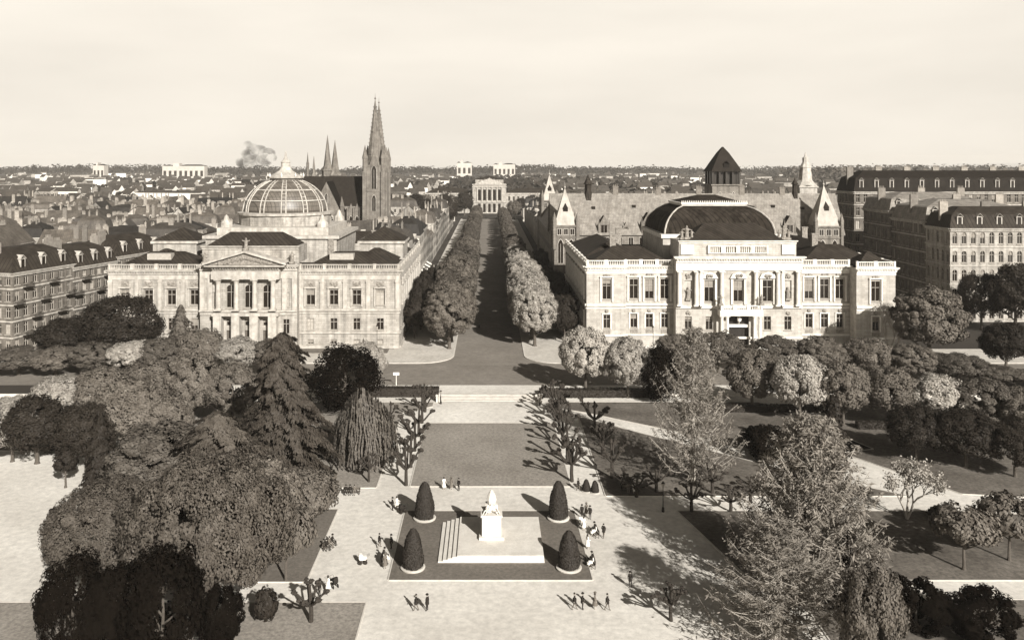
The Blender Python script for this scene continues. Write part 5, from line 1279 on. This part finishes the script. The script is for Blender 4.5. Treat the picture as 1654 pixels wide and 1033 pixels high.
def body_joints(pose, arm=0):
    J = {}
    if pose in ('stand','walk'):
        P = (0,0,.95); J['pel'] = (P,.15,.11); st = .17 if pose == 'walk' else 0
        J['sp'] = ((0,0,1.15),.13,.10); J['ch'] = ((0,-.0,1.36),.16,.11); J['nk'] = ((0,0,1.50),.055); J['hd'] = ((0,-.01,1.60),.085,.095); J['tp'] = ((0,-.01,1.70),.075,.085)
        for n, s_ in (('l',-1),('r',1)):
            w = s_*st
            J['sh'+n] = ((s_*.18,0,1.42),.065); J['el'+n] = ((s_*.25,w*.4+.02,1.15),.048); J['wr'+n] = ((s_*.25,-.08-w*.6-arm*.2,.93+arm*.15),.032); J['pa'+n] = ((s_*.25,-.11-w*.7-arm*.24,.86+arm*.16),.034,.018)
            J['hp'+n] = ((s_*.09,0,.88),.10); J['kn'+n] = ((s_*.10,-.02-w*.6,.50),.065); J['an'+n] = ((s_*.10,.02-w*1.2 if w > 0 else .02-w*1.6,.09),.042); J['to'+n] = ((s_*.11,-.13-w*1.3,.045),.04,.03)
    else:
        J['pel'] = ((0,0,.50),.16,.13); J['sp'] = ((0,.03,.72),.13,.10); J['ch'] = ((0,.03,.93),.16,.11); J['nk'] = ((0,0,1.07),.055); J['hd'] = ((0,-.03,1.17),.085,.095); J['tp'] = ((0,-.03,1.27),.075,.085)
        for n, s_ in (('l',-1),('r',1)):
            J['sh'+n] = ((s_*.18,.02,.99),.065); J['el'+n] = ((s_*.24,-.02,.73),.048); J['wr'+n] = ((s_*.16,-.25,.62),.032); J['pa'+n] = ((s_*.14,-.32,.61),.034,.018)
            J['hp'+n] = ((s_*.09,-.05,.50),.10); J['kn'+n] = ((s_*.11,-.45,.50),.068); J['an'+n] = ((s_*.11,-.48,.09),.042); J['to'+n] = ((s_*.12,-.64,.045),.04,.03)
    E = [('pel','sp'),('sp','ch'),('ch','nk'),('nk','hd'),('hd','tp')]
    for n in 'lr': E += [('ch','sh'+n),('sh'+n,'el'+n),('el'+n,'wr'+n),('wr'+n,'pa'+n),('pel','hp'+n),('hp'+n,'kn'+n),('kn'+n,'an'+n),('an'+n,'to'+n)]
    return J, E
def make_person(pose, cloth, legs, female=False, hat=False, arm=0):
    t = empty('person'); J, E = body_joints(pose, arm)
    hz = J['nk'][0][2]+.02
    pal = [Vector(J['pal'][0]), Vector(J['par'][0])]
    def mf(c):
        if c.z > hz or min((c-p).length for p in pal) < .075: return 0
        lim = .93 if pose != 'sit' else .56
        return 2 if c.z < lim and abs(c.x) < .2 else 1
    bd = skin_mesh('body', J, E, mf, [M_skin, cloth, legs], t)
    # five bent fingers on each palm, part of the hand
    for n, s_ in (('l',-1),('r',1)):
        p = Vector(J['pa'+n][0]); w = Vector(J['wr'+n][0]); d = (p-w).normalized(); side = Vector((0,1,0)) if pose != 'sit' else Vector((1,0,0))
        b = MB()
        for k, L in enumerate((.065,.075,.07,.055)):
            q = p+side*(k-1.5)*.019+d*.015; b.tube(q, q+d*L*.55, .009,.008,5); b.tube(q+d*L*.55, q+d*L*.9+Vector((-s_*.018,0,-.005)), .008,.006,5)
        q = p-d*.03-side*.03; b.tube(q, q-side*.03+d*.03, .01,.007,5)
        b.build('fingers', M_skin, bd)
    h = J['hd'][0]; hc = Vector(h)
    f = MB(); f.tube(hc+Vector((0,-.09,.03)), hc+Vector((0,-.118,-.005)), .008,.016,5); f.build('nose', M_skin, bd)
    for s_ in (-1,1):
        f = MB(); f.lathe(hc.x+s_*.033,hc.y-.088,[(.003,hc.z+.022),(.012,hc.z+.03),(.003,hc.z+.04)],6); f.build('eye', M_hair, bd)
        f = MB(); f.tube(hc+Vector((s_*.08,.01,.03)), hc+Vector((s_*.1,.015,.0)), .012,.01,5); f.build('ear', M_skin, bd)
    f = MB(); f.tube(hc+Vector((-.025,-.088,-.035)), hc+Vector((.025,-.088,-.035)), .006,.006,4); f.build('mouth', M_hair, bd)
    hb = MB(); hx, hy, hz_ = hc.x, hc.y+.018, hc.z
    hb.lathe(hx,hy,[(.1,hz_+.02),(.105,hz_+.07),(.1,hz_+.13),(.07,hz_+.17),(.01,hz_+.19)] if not female else [(.1,hz_-.09),(.108,hz_),(.112,hz_+.07),(.1,hz_+.13),(.07,hz_+.17),(.01,hz_+.19)],10)
    hb.build('hair', M_hair, t)
    if hat:
        hb = MB(); hb.lathe(hc.x,hc.y,[(.17,hz_+.10),(.175,hz_+.115),(.105,hz_+.12),(.1,hz_+.2),(.06,hz_+.225)],12); hb.build('hat', cloth, t)
    if female and pose != 'sit':
        sk = MB(); sk.lathe(0,0,[(.15,1.1),(.13,1.14),(.19,.95),(.24,.7),(.30,.42)],12,False); sk.build('skirt', cloth, t)
    elif pose != 'sit':
        sk = MB(); sk.lathe(0,0,[(.19,1.2),(.19,.95),(.21,.72)],12,False); sk.build('coat', cloth, t)
    elif female:
        sk = MB(); sk.tube((0,-.02,.52),(0,-.5,.50),.2,.2,10); sk.tube((0,-.5,.52),(0,-.5,.28),.19,.2,10); sk.build('skirt', cloth, t)
    tree_of(t); return t
PEOPLE = {'man': make_person('stand', M_cd, M_cd, hat=True), 'lady': make_person('stand', M_cl, M_skin, female=True, arm=1), 'walker': make_person('walk', M_cd, M_cm), 'ladyd': make_person('stand', M_cm, M_skin, female=True, hat=True),
          'sitd': make_person('sit', M_cd, M_cd, hat=True), 'sitl': make_person('sit', M_cl, M_skin, female=True), 'sitm': make_person('sit', M_cm, M_cm)}
pused = set()
def person(k, px, py, rz, label, z=0.0, s_=1.0, dx=0, dy=0):
    x, y = gp(px, py, z); x += dx; y += dy; p = PEOPLE[k]
    if k not in pused: pused.add(k); o = p; o.location = (x,y,z+.005); o.rotation_euler = (0,0,rz); o.scale = (s_,)*3
    else: o = dup(p, (x,y,z+.005), rz, (s_,)*3)
    o['label'] = label; o['category'] = 'person'; o['group'] = 'strollers and sitters in the garden'; return o
def bench(x, y, rz, label):
    t = thing('park_bench', label, 'bench', (x,y,.005), rz, 'garden benches'); b = MB()
    b.box(-1.2,1.2,-.25,.2,.42,.47); b.build('seat', M_wood, t)
    b = MB(); b.box(-1.2,1.2,.2,.24,.55,.9); b.build('backrest', M_wood, t)
    for s_ in (-1.05,1.05):
        for q in (-.2,.18): b = MB(); b.box(s_-.04,s_+.04,q-.03,q+.03,0,.42 if q < 0 else .88); b.build('leg', M_iron, t)
    return x, y
def seated(k, bx, by, rz, off, label):
    x = bx+math.cos(rz)*off; y = by+math.sin(rz)*off; p = PEOPLE[k]
    if k not in pused: pused.add(k); o = p; o.location = (x,y,.05); o.rotation_euler = (0,0,rz)
    else: o = dup(p, (x,y,.05), rz)
    o['label'] = label; o['category'] = 'person'; o['group'] = 'strollers and sitters in the garden'
def pram(px, py, rz, label, m=M_cd):
    x, y = gp(px,py); t = thing('pram', label, 'pram', (x,y,.005), rz, 'prams in the garden')
    b = MB(); b.M = Matrix.Identity(4); b.sqlathe(-.45,.45,-.25,.25,[(.1,.45),(0,.7),(0,.85)]); b.build('carriage', m, t)
    b = MB(); b.add([(-.46,-.26,.84),(-.46,.26,.84),(-.4,-.24,1.2),(-.4,.24,1.2),(-.05,-.26,1.15),(-.05,.26,1.15),(0,-.26,.86),(0,.26,.86)],[(0,1,3,2),(2,3,5,4),(4,5,7,6),(0,2,4,6),(1,7,5,3)]); b.build('hood', m, t)
    b = MB(); b.path([(.45,-.2,.8),(.75,-.2,1.05),(.75,.2,1.05),(.45,.2,.8)],.015,.015,5); b.build('handle', M_iron, t)
    for sx in (-.3,.3):
        for sy in (-.28,.28):
            b = MB(); b.M = Matrix.Translation((sx,sy,.22)) @ Matrix.Rotation(math.pi/2,4,'X'); b.lathe(0,0,[(.22,-.015),(.22,.015)],14); b.build('wheel', M_iron, t)
# figures of the memorial (a plain draped seated figure with two reclining ones)
J, E = body_joints('sit'); k_ = 1.55
k_ = 1.6
fg = skin_mesh('seated_figure', {a:((v[0][0]*k_, v[0][1]*k_, v[0][2]*k_),)+tuple(r*k_*1.2 for r in v[1:]) for a,v in J.items()}, E, None, [M_white], mem, loc=(0,6.1,3.55))
b = MB(); b.box(-.75,.75,5.75,6.8,3.75,4.45); b.lathe(0,6.2,[(.5,4.4),(.62,4.9),(.5,5.4),(.34,5.75)],9); b.lathe(0,6.15,[(.16,5.5),(.26,5.75),(.22,6.0),(.06,6.12)],9)
for i in range(11):
    a = i*.3; b.tube((-.75+i*.15,5.35-.12*math.sin(i*1.9),3.72),(-.5+i*.1,5.5,4.45+.08*math.sin(i*2.3)),.13,.1,5)
b.build('drapery', M_white, mem)
for s_ in (-1,1):
    Jr = {a:((v[0][0]*1.35+s_*.0, v[0][1]*1.35, v[0][2]*1.35),)+tuple(r*1.35 for r in v[1:]) for a,v in J.items()}
    f = skin_mesh('reclining_figure', Jr, E, None, [M_white], mem, loc=(s_*.75,4.9,3.25)); f.rotation_euler = (R(-32), R(s_*-14), R(s_*35))
# benches and sitters
for (px, py, rz, lab, L) in ((568,798,R(0),'bench at the end of the upper left lawn',[('sitd',-.8,'dark-clad sitter, left on the bench by the upper left lawn'),('sitd',-.2,'dark-clad sitter in the middle of the bench by the upper left lawn'),('sitm',.4,'grey-clad sitter, right on the bench by the upper left lawn')]),
                             (532,884,R(70),'bench beside the lower left lawn',[('sitd',-.7,'dark-clad sitter at the near end of the bench by the lower left lawn'),('sitm',0,'grey-clad sitter in the middle of the bench by the lower left lawn'),('sitd',.7,'dark-clad sitter at the far end of the bench by the lower left lawn')]),
                             (957,912,R(-90),'bench just right of the front right yew cone',[('sitd',-.5,'dark-clad sitter on the bench right of the front right yew cone'),('sitl',.5,'pale-clad sitter on the bench right of the front right yew cone')]),
                             (962,863,R(-85),'bench right of the memorial lawn, between the two right cones',[('sitd',-.6,'dark-clad sitter on the bench between the two right cones'),('sitl',.2,'white-clad sitter on the bench between the two right cones')]),
                             (1020,794,R(0),'bench at the start of the right cross path',[('sitm',-.5,'grey-clad sitter on the bench at the right cross path'),('sitl',.3,'white-clad sitter on the bench at the right cross path')]),
                             (620,906,R(90),'bench left of the front left yew cone',[('sitd',-.8,'dark-clad sitter, nearest on the bench left of the front left cone'),('sitl',-.1,'white-clad sitter on the bench left of the front left cone'),('sitd',.6,'dark-clad sitter, farthest on the bench left of the front left cone')])):
    x, y = gp(px,py); bench(x,y,rz,lab)
    for k, off, l2 in L: seated(k, x, y, rz, off, l2)
for k, px, py, rz, lab in (('lady',641,822,1.2,'woman in white standing left of the back left yew cone'),('man',634,824,2.0,'dark-clad man standing at the left end beside the woman in white'),
    ('lady',717,790,0.4,'woman in white standing at the edge of the central lawn'),('ladyd',729,790,-.4,'grey-clad woman standing at the edge of the central lawn'),('man',741,792,-.7,'man in black beside the central lawn edge'),
    ('man',632,886,-1.0,'dark-clad man standing behind the bench by the front left cone'),('walker',613,884,1.9,'dark walking figure on the left gravel walk beside the cone shadow'),('ladyd',622,918,.5,'grey-clad woman standing in front of the bench at the front left cone'),
    ('lady',530,955,2.4,'woman in white walking at the bottom left of the gravel'),('man',516,962,-.7,'dark-clad man beside the woman in white at the bottom left'),
    ('man',940,836,0,'dark-clad man left in the trio by the back right cone'),('ladyd',947,833,.3,'grey-clad woman in the middle of the trio by the back right cone'),('man',953,838,-.4,'dark-clad man right in the trio by the back right cone'),
    ('lady',943,856,.6,'woman in white directly behind the bench between the right cones'),('lady',949,886,2,'woman in white walking toward the front right cone'),('walker',975,868,2.6,'dark walking figure right of the bench between the right cones'),
    ('man',1018,948,0,'lone dark-clad man standing in tree shadow at the bottom right'),('man',1004,790,1,'dark-clad man standing at the start of the right cross path'),
    ('walker',774,532,.3,'tiny lone figure walking on the avenue between the tree rows'),('walker',934,792,.7,'dark figure walking behind the back right yew cone'),('man',1519,790,0,'tiny lone figure on the far right lawn'),
    ('walker',928,984,1.3,'first of four small walkers from the left at the bottom of the gravel'),('man',941,984,1.3,'second of four small walkers from the left at the bottom of the gravel'),('ladyd',961,983,1.4,'third of four small walkers from the left at the bottom of the gravel'),('walker',981,985,1.1,'fourth of four small walkers from the left at the bottom of the gravel'),
    ('walker',672,986,4.5,'lone dark walker at the bottom below the front left cone'),('man',690,986,4.2,'dark-clad man at the bottom right of the lone walker')):
    person(k, px, py, rz, lab, TZ+.01 if py < 640 else 0)
pram(650,828,.6,'dark pram beside the woman in white at the back left cone'); pram(586,910,.2,'white pram standing alone on the left gravel walk',M_cl); pram(940,848,1.2,'white-hooded pram by the trio at the back right cone',M_cl); pram(540,948,2.2,'dark pram at the bottom left of the gravel')
# posts, lamps, sign
x, y = gp(640,622,TZ)
t = thing('sign_post', 'white sign board on a slim white post at the kerb of the cross road', 'sign', (x,y,TZ)); b = MB(); b.lathe(0,0,[(.07,0),(.05,2.3)],8); b.build('post', M_signw, t); b = MB(); b.box(-.62,.62,-.04,.04,2.1,2.65); b.build('board', M_signw, t)
def lamp(px, py, h, label, z=0.0, xy=None):
    x, y = xy or gp(px,py,z); t = thing('lamp_post', label, 'lamp post', (x,y,z), 0, 'lamp posts'); b = MB(); b.lathe(0,0,[(.2,0),(.17,.5),(.07,.7),(.05,h*.8),(.12,h*.82)],8); b.build('post', M_iron, t)
    b = MB(); b.lathe(0,0,[(.12,h*.82),(.24,h*.93),(.24,h*.94)],6); g_ = b.build('lantern', M_frame, t); b = MB(); b.lathe(0,0,[(.28,h*.94),(.12,h*.98),(.03,h*1.03)],6); b.build('cap', M_iron, g_)
lamp(1071,826,4.0,'iron lantern post among the pollards on the right cross path'); lamp(1245,838,4.4,'slim lantern post in front of the huge larch')
lamp(712,652,2.6,'lantern on a low post at the left end of the steps'); lamp(872,655,2.6,'lantern on a low post at the right end of the steps')
lamp(0,0,7.5,'tall street lamp on the pavement below the library right corner',TZ+.13,(-26.5,205)); lamp(0,0,7,'street lamp on the pavement below the theatre left wing',TZ+.13,(39,206)); lamp(0,0,7.5,'street lamp on the avenue between the library and the tree row',TZ+.13,(-21,330))
for s_, lab in ((-1,'low stone pier at the left end of the steps'),(1,'low stone pier at the right end of the steps')):
    t = MB(); t.box(s_*9.9-.35,s_*9.9+.35,167.6,168.4,0,1.2); t.sqlathe(s_*9.9-.45,s_*9.9+.45,167.5,168.5,[(0,1.2),(0,1.35),(.3,1.6)]); tag(t.build('stone_pier', M_kerb), lab, 'pier', 'piers of the steps')
# ================================================================== SMOKE and HAZE
def volmat(name, col, dens, noise=0):
    m = bpy.data.materials.new(name); m.use_nodes = True; nt = m.node_tree; nt.nodes.clear(); o = N(nt,'ShaderNodeOutputMaterial'); v = N(nt,'ShaderNodeVolumePrincipled'); v.inputs['Color'].default_value = col; v.inputs['Density'].default_value = dens
    v.inputs['Anisotropy'].default_value = .0
    nt.links.new(v.outputs[0], o.inputs[1]); return m
sm_m = volmat('smoke', (.03,.025,.02,1), .05); nt = sm_m.node_tree; tcs = N(nt,'ShaderNodeTexCoord'); nz = N(nt,'ShaderNodeTexNoise'); nz.inputs['Scale'].default_value = .055; nz.inputs['Detail'].default_value = 4
mr = N(nt,'ShaderNodeMapRange'); mr.inputs[1].default_value = .42; mr.inputs[2].default_value = .72; mr.inputs[3].default_value = 0; mr.inputs[4].default_value = .09
nt.links.new(tcs.outputs['Object'], nz.inputs['Vector']); nt.links.new(nz.outputs[0], mr.inputs[0]); nt.links.new(mr.outputs[0], next(n for n in nt.nodes if n.type == 'PRINCIPLED_VOLUME').inputs['Density'])
smk = MB(); YS = 1500.0
for px, py, r in ((398,262,15),(412,262,17),(428,258,13),(404,250,13),(418,244,13),(432,248,12),(440,255,8),(406,238,9),(400,232,6)):
    X = xat(px,YS); Z = zat(py,YS); rr = r*YS/F
    smk.lathe(X, YS+rnd.uniform(-4,4), [(rr*math.cos(q)*1.1+.01, Z+rr*.8*math.sin(q)) for q in [R(-88+176*k/8) for k in range(9)]], 14)
tag(smk.build('smoke_plume', sm_m, smooth=True), 'dark smoke plume rising on the horizon left of the church', 'smoke', kind='stuff')
hz = MB(); hz.box(-6200,6200,-600,7300,-1,112)
tag(hz.build('haze', volmat('haze_air', (.99,.94,.86,1), .00006)), 'thin pale haze over the town', 'haze', kind='stuff')
# remove any pattern that was never planted
def drop(o):
    for c, _ in list(tree_of(o)): drop(c)
    bpy.data.objects.remove(o, do_unlink=True)
for k, T_ in TREES.items():
    if not T_[3]: print('UNUSED', k); drop(T_[0])
for k, p in PEOPLE.items():
    if k not in pused: print('UNUSED', k); drop(p)
